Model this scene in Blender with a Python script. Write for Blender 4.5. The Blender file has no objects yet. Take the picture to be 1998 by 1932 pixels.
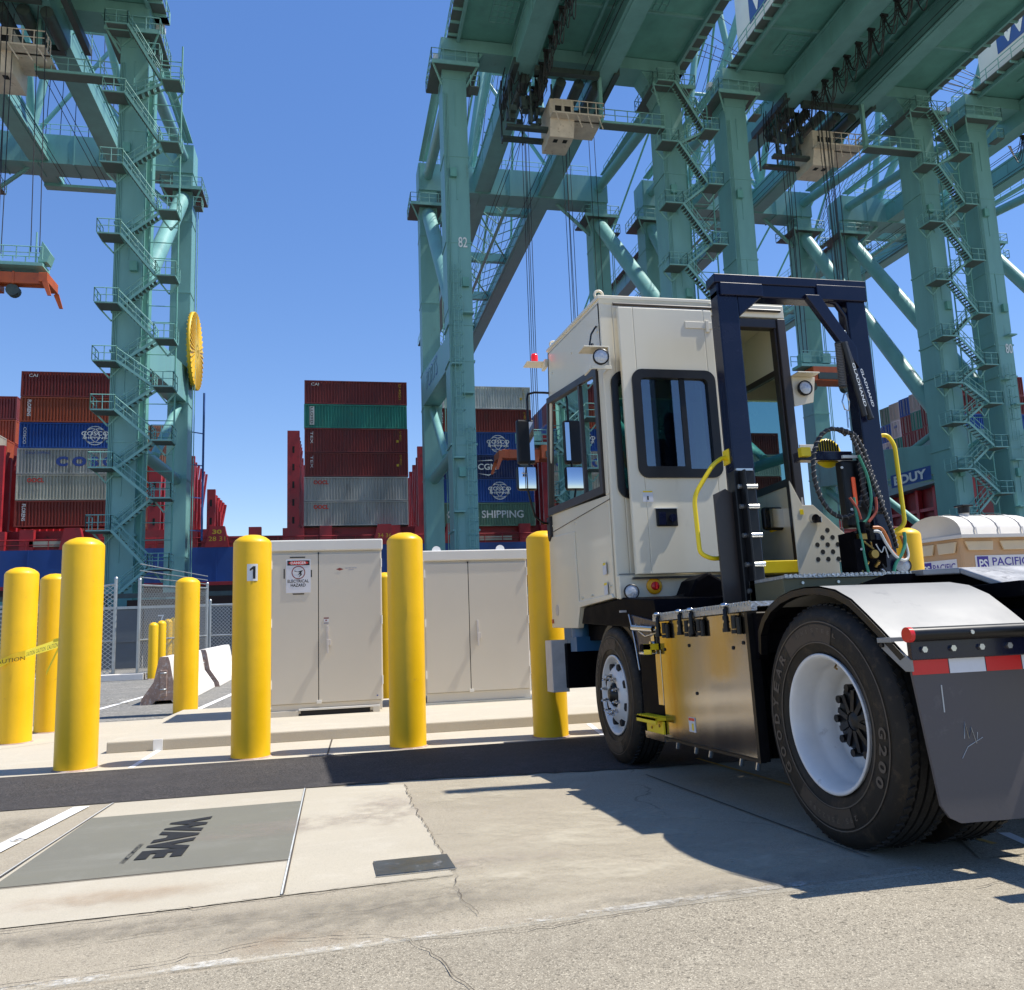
import bpy, math, random
from mathutils import Vector, Matrix, Euler
random.seed(7)
R=math.radians
sc=bpy.context.scene
col=sc.collection
# ---------------- camera ----------------
F=1616.6; YAW,PIT,ROL=.2104,.1439,-.0361
cd=bpy.data.cameras.new('camera'); cam=bpy.data.objects.new('camera',cd); col.objects.link(cam); sc.camera=cam
cd.sensor_fit='HORIZONTAL'; cd.sensor_width=36; cd.lens=36*F/1998; cd.clip_end=3000; cd.clip_start=.05
fw=Vector((math.sin(YAW)*math.cos(PIT),math.cos(YAW)*math.cos(PIT),math.sin(PIT)))
r0=Vector((math.cos(YAW),-math.sin(YAW),0)); u0=r0.cross(fw)
rv=r0*math.cos(ROL)+u0*math.sin(ROL); uv=-r0*math.sin(ROL)+u0*math.cos(ROL)
m=Matrix((rv,uv,-fw)).transposed().to_4x4(); m.translation=Vector((0,0,1.041)); cam.matrix_world=m
# ---------------- world, sun, exposure ----------------
SUN_EL=60; SUN_DIR=Vector((math.cos(R(60))*math.cos(R(-5)),math.cos(R(60))*math.sin(R(-5)),math.sin(R(60))))
w=bpy.data.worlds.new('World'); sc.world=w; w.use_nodes=True
nt=w.node_tree; nt.nodes.clear()
sky=nt.nodes.new('ShaderNodeTexSky'); sky.sky_type='NISHITA'; sky.sun_disc=False
sky.sun_elevation=R(60); sky.sun_rotation=math.atan2(SUN_DIR.x,SUN_DIR.y); sky.altitude=0; sky.air_density=1.0; sky.dust_density=.0; sky.ozone_density=4.0
bg=nt.nodes.new('ShaderNodeBackground'); bg.inputs[1].default_value=.12
wo=nt.nodes.new('ShaderNodeOutputWorld'); hs=nt.nodes.new('ShaderNodeHueSaturation'); hs.inputs['Hue'].default_value=.515; hs.inputs['Saturation'].default_value=1.42; hs.inputs['Value'].default_value=1.82; gm=nt.nodes.new('ShaderNodeGamma'); gm.inputs[1].default_value=.68; nt.links.new(sky.outputs[0],gm.inputs[0]); nt.links.new(gm.outputs[0],hs.inputs['Color']); nt.links.new(hs.outputs[0],bg.inputs[0]); nt.links.new(bg.outputs[0],wo.inputs[0])
sl=bpy.data.lights.new('sun','SUN'); sl.energy=4.9; sl.angle=R(.53); sl.color=(1,.955,.87)
so=bpy.data.objects.new('sun',sl); col.objects.link(so); so.rotation_euler=SUN_DIR.to_track_quat('Z','Y').to_euler()
sc.view_settings.view_transform='Standard'; sc.view_settings.look='None'; sc.view_settings.exposure=0.45; sc.view_settings.gamma=1
sc.render.resolution_x=1024; sc.render.resolution_y=990

# ---------------- materials ----------------
MATS={}
def N(nt,t,**k):
    n=nt.nodes.new(t)
    for a,b in k.items(): setattr(n,a,b)
    return n
def mat(name,c,rough=.5,metal=0,var=.12,vs=2.0,bump=0,bs=40,coat=0,c2=None,c2t=.55,alpha=None,emis=0,streak=0,vs2=None,spec=.5,aniso=None):
    if name in MATS: return MATS[name]
    m=bpy.data.materials.new(name); m.use_nodes=True; nt=m.node_tree; nd=nt.nodes; L=nt.links
    b=nd['Principled BSDF']; b.inputs['Roughness'].default_value=rough; b.inputs['Metallic'].default_value=metal
    b.inputs['Specular IOR Level'].default_value=spec
    if name=='chassis': b.inputs['IOR'].default_value=1.15
    if coat: b.inputs['Coat Weight'].default_value=coat; b.inputs['Coat Roughness'].default_value=.08
    tc=N(nt,'ShaderNodeTexCoord'); src=tc.outputs['Object']
    if name.startswith('box_'): src=N(nt,'ShaderNodeNewGeometry').outputs['Position']
    n=N(nt,'ShaderNodeTexNoise'); n.inputs['Scale'].default_value=vs; n.inputs['Detail'].default_value=7; n.inputs['Roughness'].default_value=.6
    if streak:
        mp=N(nt,'ShaderNodeMapping'); mp.inputs['Scale'].default_value=(1,1,1.0/streak); L.new(src,mp.inputs[0]); L.new(mp.outputs[0],n.inputs['Vector'])
    else: L.new(src,n.inputs['Vector'])
    rmp=N(nt,'ShaderNodeMapRange'); rmp.inputs[1].default_value=.3; rmp.inputs[2].default_value=.7; rmp.inputs[3].default_value=1-var; rmp.inputs[4].default_value=1+var*.6
    L.new(n.outputs[0],rmp.inputs[0])
    mx=N(nt,'ShaderNodeVectorMath',operation='SCALE'); mx.inputs[0].default_value=c[:3]; L.new(rmp.outputs[0],mx.inputs['Scale'])
    out=mx.outputs[0]
    if c2:
        n2=N(nt,'ShaderNodeTexNoise'); n2.inputs['Scale'].default_value=vs2 or vs*2.7; n2.inputs['Detail'].default_value=8; n2.inputs['Roughness'].default_value=.68
        if streak: L.new(mp.outputs[0],n2.inputs['Vector'])
        else: L.new(src,n2.inputs['Vector'])
        r2=N(nt,'ShaderNodeMapRange'); r2.inputs[1].default_value=c2t; r2.inputs[2].default_value=c2t+.12; L.new(n2.outputs[0],r2.inputs[0])
        mc=N(nt,'ShaderNodeMix',data_type='RGBA'); L.new(r2.outputs[0],mc.inputs[0]); L.new(out,mc.inputs[6]); mc.inputs[7].default_value=(*c2,1); out=mc.outputs[2]
    L.new(out,b.inputs['Base Color'])
    rr=N(nt,'ShaderNodeMapRange'); rr.inputs[1].default_value=.3; rr.inputs[2].default_value=.7; rr.inputs[3].default_value=max(.02,rough*.8); rr.inputs[4].default_value=min(1,rough*1.2); L.new(n.outputs[0],rr.inputs[0]); L.new(rr.outputs[0],b.inputs['Roughness'])
    if bump:
        nb=N(nt,'ShaderNodeTexNoise'); nb.inputs['Scale'].default_value=bs; nb.inputs['Detail'].default_value=5; L.new(src,nb.inputs['Vector'])
        bp=N(nt,'ShaderNodeBump'); bp.inputs['Strength'].default_value=bump; bp.inputs['Distance'].default_value=.01; L.new(nb.outputs[0],bp.inputs['Height']); L.new(bp.outputs[0],b.inputs['Normal'])
    if emis: b.inputs['Emission Color'].default_value=(*c[:3],1); b.inputs['Emission Strength'].default_value=emis
    MATS[name]=m; return m
def ground_mat(name,base,dark,light,grain=260,gw=.5,stain=.6,crack=0,streaky=0):
    m=bpy.data.materials.new(name); m.use_nodes=True; nt=m.node_tree; L=nt.links; b=nt.nodes['Principled BSDF']; b.inputs['Roughness'].default_value=.85; b.inputs['Specular IOR Level'].default_value=.3
    tc=N(nt,'ShaderNodeTexCoord'); src=tc.outputs['Object']
    def noise(s,d=8,r=.6,vec=None):
        n=N(nt,'ShaderNodeTexNoise'); n.inputs['Scale'].default_value=s; n.inputs['Detail'].default_value=d; n.inputs['Roughness'].default_value=r; L.new(vec or src,n.inputs['Vector']); return n.outputs[0]
    def rng(o,a,bb,c=0,d=1):
        r=N(nt,'ShaderNodeMapRange'); r.inputs[1].default_value=a; r.inputs[2].default_value=bb; r.inputs[3].default_value=c; r.inputs[4].default_value=d; L.new(o,r.inputs[0]); return r.outputs[0]
    def mix(f,a,bcol):
        x=N(nt,'ShaderNodeMix',data_type='RGBA')
        if isinstance(f,float): x.inputs[0].default_value=f
        else: L.new(f,x.inputs[0])
        for i,v in ((6,a),(7,bcol)):
            if isinstance(v,tuple): x.inputs[i].default_value=(*v,1)
            else: L.new(v,x.inputs[i])
        return x.outputs[2]
    mp=N(nt,'ShaderNodeMapping'); mp.inputs['Scale'].default_value=(.45,1.0,1); L.new(src,mp.inputs[0])
    big=noise(.55,9,.62,mp.outputs[0]); mid=noise(3.3,9,.7)
    mp2=N(nt,'ShaderNodeMapping'); mp2.inputs['Scale'].default_value=(.25,1.6,1); mp2.inputs['Rotation'].default_value=(0,0,.12); L.new(src,mp2.inputs[0])
    stk=noise(1.4,9,.7,mp2.outputs[0])
    c=mix(rng(big,.38,.66,0,stain),base,dark)
    c=mix(rng(mid,.52,.78,0,.55),c,light)
    c=mix(rng(stk,.55,.75,0,.6),c,light)
    c=mix(rng(noise(1.1,6),.6,.72,0,.4),c,dark)
    v=N(nt,'ShaderNodeTexVoronoi'); v.inputs['Scale'].default_value=grain; L.new(src,v.inputs['Vector'])
    v2=N(nt,'ShaderNodeTexVoronoi'); v2.inputs['Scale'].default_value=grain*.45; L.new(src,v2.inputs['Vector'])
    # stones: random per-cell brightness
    sp=N(nt,'ShaderNodeSeparateColor'); L.new(v.outputs['Color'],sp.inputs[0])
    sp2=N(nt,'ShaderNodeSeparateColor'); L.new(v2.outputs['Color'],sp2.inputs[0])
    patch=rng(noise(.9,5),.35,.65,.45,1.0)
    def scaled(o,k):
        mm=N(nt,'ShaderNodeMath',operation='MULTIPLY'); L.new(o,mm.inputs[0]); L.new(patch,mm.inputs[1]); m2=N(nt,'ShaderNodeMath',operation='MULTIPLY'); L.new(mm.outputs[0],m2.inputs[0]); m2.inputs[1].default_value=k; return m2.outputs[0]
    c=mix(scaled(rng(sp.outputs[0],.72,.95),gw),c,tuple(min(1,x*1.5) for x in light))
    c=mix(scaled(rng(sp.outputs[1],.72,.95),gw*1.2),c,tuple(x*.35 for x in dark))
    c=mix(scaled(rng(sp2.outputs[0],.9,.97),gw),c,tuple(x*.3 for x in dark))
    if crack:
        dn=N(nt,'ShaderNodeTexNoise'); dn.inputs['Scale'].default_value=2.2; dn.inputs['Detail'].default_value=6; L.new(src,dn.inputs['Vector'])
        va=N(nt,'ShaderNodeVectorMath',operation='SCALE'); L.new(dn.outputs['Color'],va.inputs[0]); va.inputs['Scale'].default_value=.5
        vb=N(nt,'ShaderNodeVectorMath',operation='ADD'); L.new(src,vb.inputs[0]); L.new(va.outputs[0],vb.inputs[1])
        vc=N(nt,'ShaderNodeTexVoronoi',feature='DISTANCE_TO_EDGE'); vc.inputs['Scale'].default_value=.38; L.new(vb.outputs[0],vc.inputs['Vector'])
        ck=rng(vc.outputs[0],0,.0045,crack,0)
        gate=rng(noise(.7,4),.48,.6)
        mm=N(nt,'ShaderNodeMath',operation='MULTIPLY'); L.new(ck,mm.inputs[0]); L.new(gate,mm.inputs[1])
        c=mix(mm.outputs[0],c,tuple(x*.25 for x in dark))
    L.new(c,b.inputs['Base Color'])
    bp=N(nt,'ShaderNodeBump'); bp.inputs['Strength'].default_value=.35; bp.inputs['Distance'].default_value=.003; L.new(v.outputs['Distance'],bp.inputs['Height'])
    bp2=N(nt,'ShaderNodeBump'); bp2.inputs['Strength'].default_value=.35; bp2.inputs['Distance'].default_value=.01; L.new(mid,bp2.inputs['Height']); L.new(bp.outputs[0],bp2.inputs['Normal']); L.new(bp2.outputs[0],b.inputs['Normal'])
    MATS[name]=m; return m
def worn_paint(name,c,keep=.5,scale=14,rough=.7,soft=.06,amax=1):
    m=bpy.data.materials.new(name); m.use_nodes=True; nt=m.node_tree; L=nt.links; b=nt.nodes['Principled BSDF']
    b.inputs['Base Color'].default_value=(*c,1); b.inputs['Roughness'].default_value=rough
    tc=N(nt,'ShaderNodeTexCoord'); n=N(nt,'ShaderNodeTexNoise'); n.inputs['Scale'].default_value=scale; n.inputs['Detail'].default_value=10; n.inputs['Roughness'].default_value=.75; L.new(tc.outputs['Object'],n.inputs['Vector'])
    n2=N(nt,'ShaderNodeTexNoise'); n2.inputs['Scale'].default_value=scale*.14; n2.inputs['Detail'].default_value=4; L.new(tc.outputs['Object'],n2.inputs['Vector'])
    ad=N(nt,'ShaderNodeMath',operation='ADD'); L.new(n.outputs[0],ad.inputs[0]); L.new(n2.outputs[0],ad.inputs[1])
    r=N(nt,'ShaderNodeMapRange'); r.inputs[1].default_value=2*(1-keep)-soft; r.inputs[2].default_value=2*(1-keep)+soft; r.inputs[4].default_value=amax; L.new(ad.outputs[0],r.inputs[0]); L.new(r.outputs[0],b.inputs['Alpha'])
    MATS[name]=m; return m
def soft_patch(name,c,amax=.8,scale=1.5,keep=.5):
    m=bpy.data.materials.new(name); m.use_nodes=True; nt=m.node_tree; L=nt.links; b=nt.nodes['Principled BSDF']; b.inputs['Base Color'].default_value=(*c,1); b.inputs['Roughness'].default_value=.9; b.inputs['Specular IOR Level'].default_value=.2
    g=N(nt,'ShaderNodeNewGeometry'); n=N(nt,'ShaderNodeTexNoise'); n.inputs['Scale'].default_value=scale; n.inputs['Detail'].default_value=9; n.inputs['Roughness'].default_value=.65; L.new(g.outputs['Position'],n.inputs['Vector'])
    r=N(nt,'ShaderNodeMapRange'); r.inputs[1].default_value=1-keep-.16; r.inputs[2].default_value=1-keep+.16; L.new(n.outputs[0],r.inputs[0])
    tc=N(nt,'ShaderNodeTexCoord'); ln=N(nt,'ShaderNodeVectorMath',operation='LENGTH'); L.new(tc.outputs['Object'],ln.inputs[0])
    q=N(nt,'ShaderNodeMapRange',interpolation_type='SMOOTHSTEP'); q.inputs[1].default_value=1; q.inputs[2].default_value=.25; q.inputs[3].default_value=0; q.inputs[4].default_value=amax; L.new(ln.outputs['Value'],q.inputs[0])
    mm=N(nt,'ShaderNodeMath',operation='MULTIPLY'); L.new(r.outputs[0],mm.inputs[0]); L.new(q.outputs[0],mm.inputs[1]); L.new(mm.outputs[0],b.inputs['Alpha']); MATS[name]=m
def glass_mat(name,tint,refl=.12,rough=.01):
    m=bpy.data.materials.new(name); m.use_nodes=True; nt=m.node_tree; L=nt.links; nt.nodes.remove(nt.nodes['Principled BSDF']); o=nt.nodes['Material Output']
    t=N(nt,'ShaderNodeBsdfTransparent'); t.inputs[0].default_value=(*tint,1); g=N(nt,'ShaderNodeBsdfGlossy'); g.inputs['Roughness'].default_value=rough
    fr=N(nt,'ShaderNodeFresnel'); fr.inputs[0].default_value=1.5; a=N(nt,'ShaderNodeMath',operation='ADD'); a.use_clamp=True; L.new(fr.outputs[0],a.inputs[0]); a.inputs[1].default_value=refl
    mx=N(nt,'ShaderNodeMixShader'); L.new(a.outputs[0],mx.inputs[0]); L.new(t.outputs[0],mx.inputs[1]); L.new(g.outputs[0],mx.inputs[2]); L.new(mx.outputs[0],o.inputs[0])
    MATS[name]=m; return m
def mesh_wire(name,c,scale):
    m=bpy.data.materials.new(name); m.use_nodes=True; nt=m.node_tree; L=nt.links; b=nt.nodes['Principled BSDF']
    b.inputs['Base Color'].default_value=(*c,1); b.inputs['Roughness'].default_value=.45; b.inputs['Metallic'].default_value=.6
    tc=N(nt,'ShaderNodeTexCoord'); sx=N(nt,'ShaderNodeSeparateXYZ'); L.new(tc.outputs['Object'],sx.inputs[0])
    outs=[]
    for s in (1,-1):
        a=N(nt,'ShaderNodeMath',operation='MULTIPLY'); L.new(sx.outputs[2],a.inputs[0]); a.inputs[1].default_value=s
        q=N(nt,'ShaderNodeMath',operation='ADD'); L.new(sx.outputs[0],q.inputs[0]); L.new(a.outputs[0],q.inputs[1])
        z=N(nt,'ShaderNodeMath',operation='ADD'); L.new(q.outputs[0],z.inputs[0]); L.new(sx.outputs[1],z.inputs[1])
        p=N(nt,'ShaderNodeMath',operation='MULTIPLY'); L.new(z.outputs[0],p.inputs[0]); p.inputs[1].default_value=scale
        f=N(nt,'ShaderNodeMath',operation='FRACT'); L.new(p.outputs[0],f.inputs[0])
        l=N(nt,'ShaderNodeMath',operation='LESS_THAN'); L.new(f.outputs[0],l.inputs[0]); l.inputs[1].default_value=.17; outs.append(l)
    mx=N(nt,'ShaderNodeMath',operation='MAXIMUM'); L.new(outs[0].outputs[0],mx.inputs[0]); L.new(outs[1].outputs[0],mx.inputs[1]); L.new(mx.outputs[0],b.inputs['Alpha'])
    MATS[name]=m; return m
# crane paint
mat('teal',(.175,.385,.37),.45,0,.16,.55,streak=5,c2=(.13,.24,.20),c2t=.62,vs2=1.6)
mat('teal_dark',(.135,.36,.31),.55,0,.2,.6)
mat('teal_rail',(.20,.43,.395),.5,0,.1)
mat('tread',(.10,.13,.12),.6,0,.2,3)
mat('cable',(.02,.02,.022),.5)
mat('house_white',(.68,.70,.68),.5,0,.08,.3)
mat('wbct_blue',(.03,.09,.30),.5)
mat('cab_beige',(.66,.57,.46),.55,0,.2,.8,c2=(.30,.2,.13),c2t=.6)
mat('dark_machine',(.05,.075,.07),.5,0,.3,2)
mat('orange',(.50,.10,.025),.5,0,.2,1,c2=(.12,.05,.03),c2t=.6)
mat('yellow',(.86,.50,.0),.45,0,.07,3,c2=(.66,.36,.02),c2t=.64,coat=.05,bump=.14,bs=16,vs2=13)
mat('reel_yellow',(.75,.48,.02),.5,0,.1,1)
mat('yellow_green',(.86,.63,.01),.4,0,.07,6)
mat('hull_blue',(.012,.065,.29),.45,0,.2,.2,c2=(.03,.05,.13),c2t=.62)
mat('hull_red',(.20,.02,.02),.55,0,.3,.5)
mat('deck_red',(.36,.02,.03),.5,0,.25,.5,c2=(.12,.02,.02),c2t=.58)
mat('hull_teal',(.10,.24,.23),.5,0,.15,.2,c2=(.06,.17,.17),c2t=.6)
mat('dark_hull',(.045,.022,.016),.7,0,.5,.3)
for n,c in dict(maroon=(.20,.028,.026),rust=(.36,.075,.03),brownred=(.24,.035,.025),blue=(.015,.085,.36),navy=(.012,.03,.13),grey=(.42,.42,.40),beige=(.47,.46,.39),green=(.03,.25,.19),palegreen=(.13,.25,.18),whitegrey=(.62,.64,.62),tan=(.45,.31,.18)).items():
    mat('box_'+n,c,.5,0,.28,.45,streak=4,c2=tuple(x*.45+q for x,q in zip(c,(.05,.03,.02))),c2t=.58,vs2=1.6)
mat('white',(.80,.80,.78),.45,0,.04,5); mat('text_white',(.75,.78,.78),.6); mat('text_red',(.6,.05,.03),.6); mat('text_blue',(.03,.07,.30),.6); mat('text_black',(.012,.012,.012),.6); mat('text_yellow',(.6,.4,.03),.6)
mat('cabinet',(.62,.565,.465),.42,0,.03,1.5,bump=.03,bs=6); mat('cabinet_lid',(.72,.69,.62),.45,0,.04,2)
mat('steel_dull',(.56,.52,.48),.45,.0,.15,8)
mat('seam',(.08,.065,.05),.8); mat('black_gap',(.015,.015,.015),.9)
mat('barrier',(.68,.64,.58),.85,0,.08,3,c2=(.42,.36,.32),c2t=.68,bump=.3,bs=20); mat('barrier_end',(.36,.25,.2),.9,0,.3,6,c2=(.5,.44,.4),c2t=.52,bump=.4,bs=25)
mat('galv',(.42,.44,.44),.4,.7,.15,8); mesh_wire('chain_link',(.42,.43,.43),11)
mat('grey_wall',(.115,.13,.14),.6,0,.12,1.2,c2=(.17,.185,.19),c2t=.6)
mat('tape',(.95,.80,.06),.4); _b=MATS['tape'].node_tree; _t=_b.nodes.new('ShaderNodeBsdfTranslucent'); _t.inputs[0].default_value=(.95,.82,.08,1); _x=_b.nodes.new('ShaderNodeMixShader'); _x.inputs[0].default_value=.5; _b.links.new(_b.nodes['Principled BSDF'].outputs[0],_x.inputs[1]); _b.links.new(_t.outputs[0],_x.inputs[2]); _b.links.new(_x.outputs[0],_b.nodes['Material Output'].inputs[0])
# truck
mat('cream',(.745,.675,.515),.34,0,.05,1.6,coat=.3,bump=.03,bs=4,c2=(.66,.585,.435),c2t=.63,vs2=4,streak=3)
mat('cream_in',(.72,.66,.47),.6,0,.05,3)
mat('rack_blue',(.005,.007,.026),.25,0,.15,4,coat=.12,spec=.35)
mat('black',(.006,.006,.007),.38,0,.3,5,spec=.35); mat('chassis',(.005,.005,.007),.45,0,.4,6,c2=(.014,.012,.011),c2t=.6,spec=.12); mat('rubber',(.017,.0135,.010),.6,0,.25,6,c2=(.046,.032,.020),c2t=.53,spec=.3,bump=.1,bs=60)
mat('tread_rubber',(.008,.0075,.007),.75,0,.3,10,c2=(.035,.028,.022),c2t=.58,bump=.25,bs=90)
mat('tyre_text',(.11,.085,.062),.7)
mat('frame_brown',(.035,.026,.022),.4); mat('chrome',(.6,.6,.6),.15,1,.1,8)
mat('rim_white',(.70,.69,.67),.35,0,.08,6,c2=(.42,.38,.34),c2t=.62,vs2=11,coat=.2)
mat('polished',(.42,.39,.35),.13,1,.2,2.2,bump=.16,bs=2.0,c2=(.34,.28,.21),c2t=.58,streak=6,vs2=3)  # warm tint and brown streaks paint in the reflection of the yellow bollards
mat('alu_fender',(.27,.265,.25),.55,.0,.08,3,c2=(.20,.20,.195),c2t=.60,bump=.06,bs=14,vs2=5)
mat('alu',(.55,.55,.53),.3,.9,.12,10); mat('tread_plate',(.5,.5,.48),.35,.8,.2,25,bump=.8,bs=70); mat('olive_box',(.12,.11,.06),.5,.3,.2,5)
mat('mudflap_dark',(.085,.077,.08),.55,0,.12,2.5,c2=(.15,.138,.135),c2t=.62,vs2=5,bump=.05)
mat('refl_red',(.62,.012,.014),.35,0,.04,20); mat('refl_white',(.68,.70,.74),.35,0,.04,20); mat('red_plastic',(.62,.02,.02),.25,0,.05,20)
mat('red_lens',(.8,.02,.02),.15,0,.05,5,emis=.25)
glass_mat('glass',(.55,.74,.72),.0); glass_mat('glass_dark',(.42,.48,.52),.16); mat('mirror',(.85,.87,.9),.03,1,.01)
mat('lens',(.55,.56,.58),.2,.3,.2,60,bump=.5,bs=60); mat('seat',(.02,.02,.022),.7); mat('hose_black',(.018,.018,.018),.5,0,.2,30); mat('hose_grey',(.16,.15,.14),.5,0,.3,40)
mat('hose_green',(.03,.22,.13),.45); mat('hose_orange',(.55,.17,.04),.45); mat('hose_red',(.35,.06,.03),.5); mat('hose_white',(.6,.6,.56),.45); mat('red_orange',(.75,.10,.03),.4,emis=.15)
mat('brass',(.35,.22,.06),.35,.8); mat('blue_plastic',(.03,.12,.25),.4); mat('grease',(.34,.34,.35),.42,.4,.3,5,c2=(.12,.12,.13),c2t=.55,bump=.1)
mat('cover_steel',(.09,.10,.10),.35,.5,.3,8,c2=(.38,.39,.40),c2t=.60,vs2=14,bump=.15)
mat('yellow_orange',(.90,.42,.01),.4)
mat('tan_plastic',(.48,.30,.16),.55,0,.06,3); mat('tan_shade',(.40,.29,.22),.55,0,.06,3); mat('vent_cream',(.62,.50,.33),.6); mat('roof_white',(.60,.57,.53),.5,0,.05,3); mat('purple',(.05,.03,.28),.5)
mat('sign_white',(.66,.66,.68),.5)
ground_mat('yard',(.365,.318,.24),(.285,.245,.185),(.46,.41,.31),330,.5,.6,.85)
ground_mat('coarse',(.325,.285,.215),(.235,.205,.155),(.44,.395,.305),260,.7,.75,.55)
ground_mat('yard_far',(.21,.20,.18),(.17,.17,.16),(.38,.36,.32),40,.4,.8)
ground_mat('apron',(.50,.45,.36),(.43,.385,.305),(.60,.55,.45),420,.16,.4)
ground_mat('slab',(.47,.42,.325),(.40,.36,.29),(.56,.515,.425),420,.18,.45)
ground_mat('new_asphalt',(.05,.046,.045),(.03,.028,.028),(.11,.10,.095),170,.9,.6)
ground_mat('pad_plate',(.185,.178,.14),(.155,.152,.132),(.25,.245,.21),500,.1,.7)
mat('water',(.02,.06,.07),.1,0,.2,.2,bump=.5,bs=.8)
worn_paint('old_paint',(.62,.60,.54),.455,26,.8,.12,.9); worn_paint('line_paint',(.78,.78,.76),.62,20); worn_paint('yellow_paint',(.55,.30,.04),.6,14); worn_paint('ghost_orange',(.72,.50,.36),.38,16)
worn_paint('tyre_marks',(.40,.34,.29),.42,9,.8,.25,.6); worn_paint('sand_fill',(.60,.555,.45),.45,1.3,.9,.5,.8); worn_paint('grit_dark',(.17,.16,.145),.42,5,.9,.3,.6)

soft_patch('soft_sand',(.52,.465,.355),.75,3.2,.52); soft_patch('soft_marks',(.38,.32,.27),.5,9,.45); soft_patch('soft_grit',(.24,.215,.175),.5,14,.5); soft_patch('soft_rust',(.40,.27,.17),.35,6,.5)
# ---------------- mesh builder ----------------
class MB:
    def __init__(s): s.v=[];s.f=[];s.mi=[];s.sm=[]
    def add(s,vs,fs,m=0,smooth=False):
        o=len(s.v); s.v+=[tuple(v) for v in vs]
        for f in fs: s.f.append([i+o for i in f]); s.mi.append(m); s.sm.append(smooth)
        return s
    def box(s,x0,x1,y0,y1,z0,z1,m=0):
        return s.add([(x,y,z) for x in (x0,x1) for y in (y0,y1) for z in (z0,z1)],[(0,1,3,2),(4,6,7,5),(0,4,5,1),(2,3,7,6),(0,2,6,4),(1,5,7,3)],m)
    def beam(s,p,q,w,h,m=0,up=(0,0,1)):
        p=Vector(p);q=Vector(q);d=(q-p).normalized();u=Vector(up)
        if abs(d.dot(u))>.99:u=Vector((0,1,0))
        a=d.cross(u).normalized();b=a.cross(d)
        vs=[]
        for c in (p,q):
            for i,j in ((-1,-1),(1,-1),(1,1),(-1,1)): vs.append(c+a*i*w/2+b*j*h/2)
        return s.add(vs,[(3,2,1,0),(4,5,6,7),(0,1,5,4),(1,2,6,5),(2,3,7,6),(3,0,4,7)],m)
    def cyl(s,p,q,r,n=12,r2=None,m=0,smooth=True,caps=True):
        p=Vector(p);q=Vector(q);d=(q-p).normalized();u=Vector((0,0,1)) if abs(d.z)<.9 else Vector((1,0,0))
        a=d.cross(u).normalized();b=a.cross(d)
        r2=r if r2 is None else r2; vs=[]
        for c,rr in ((p,r),(q,r2)):
            for k in range(n):
                t=2*math.pi*k/n; vs.append(c+a*rr*math.cos(t)+b*rr*math.sin(t))
        s.add(vs,[(k,(k+1)%n,n+(k+1)%n,n+k) for k in range(n)],m,smooth)
        if caps: s.add(vs[:n],[tuple(range(n))][::-1],m); s.add(vs[n:],[tuple(range(n))],m)
        return s
    def tube(s,pts,r,n=8,m=0,closed=False,rf=None):
        P=[Vector(p) for p in pts];L=len(P);vs=[];pa=None
        for i,p in enumerate(P):
            a=P[(i-1)%L] if (i>0 or closed) else p; b=P[(i+1)%L] if (i<L-1 or closed) else p
            d=(b-a).normalized()
            if pa is None:
                u=Vector((0,0,1)) if abs(d.z)<.9 else Vector((1,0,0)); pa=d.cross(u).normalized()
            else: pa=(pa-d*pa.dot(d)).normalized()
            c=pa.cross(d); rr=r*(rf(i) if rf else 1)
            for k in range(n):
                t=2*math.pi*k/n; vs.append(p+pa*rr*math.cos(t)+c*rr*math.sin(t))
        fs=[]
        for i in range(L if closed else L-1):
            j=(i+1)%L
            for k in range(n): fs.append((i*n+k,i*n+(k+1)%n,j*n+(k+1)%n,j*n+k))
        s.add(vs,fs,m,True)
        if not closed: s.add(vs[:n],[tuple(range(n))],m); s.add(vs[-n:],[tuple(range(n))],m)
        return s
    def prism(s,poly,ext,m=0):
        P=[Vector(p) for p in poly];e=Vector(ext);n=len(P)
        s.add(P+[p+e for p in P],[tuple(range(n))[::-1],tuple(range(n,2*n))]+[(k,(k+1)%n,n+(k+1)%n,n+k) for k in range(n)],m); return s
    def lathe(s,prof,o=(0,0,0),ax=(0,0,1),n=32,m=0,smooth=True,closed=False,u=None):
        o=Vector(o);d=Vector(ax).normalized();uu=Vector(u) if u else (Vector((0,0,1)) if abs(d.z)<.9 else Vector((1,0,0)))
        a=d.cross(uu).normalized();b=a.cross(d);vs=[]
        for r,h in prof:
            for k in range(n):
                t=2*math.pi*k/n; vs.append(o+d*h+a*r*math.cos(t)+b*r*math.sin(t))
        L=len(prof);fs=[]
        for i in range(L-1 if not closed else L):
            j=(i+1)%L
            for k in range(n): fs.append((i*n+k,i*n+(k+1)%n,j*n+(k+1)%n,j*n+k))
        return s.add(vs,fs,m,smooth)
    def build(s,name,mats,parent=None,bevel=0,loc=None,label=None):
        me=bpy.data.meshes.new(name); me.from_pydata(s.v,[],s.f)
        for mm in (mats if isinstance(mats,(list,tuple)) else [mats]): me.materials.append(MATS[mm])
        me.polygons.foreach_set('material_index',s.mi); me.polygons.foreach_set('use_smooth',s.sm); me.update()
        o=bpy.data.objects.new(name,me); col.objects.link(o)
        if parent: o.parent=parent
        if loc: o.location=loc
        if bevel:
            b=o.modifiers.new('bevel','BEVEL'); b.width=bevel; b.segments=2; b.limit_method='ANGLE'; b.angle_limit=R(50)
        if label: o['label']=label
        return o
def thing(name,label,cat,loc=(0,0,0),rot=(0,0,0),group=None):
    o=bpy.data.objects.new(name,None); col.objects.link(o); o.location=loc; o.rotation_euler=rot; o.empty_display_size=.2
    o['label']=label; o['category']=cat
    if group: o['group']=group
    return o
def tag(o,label,cat,group=None):
    o['label']=label; o['category']=cat
    if group: o['group']=group
    return o
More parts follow.
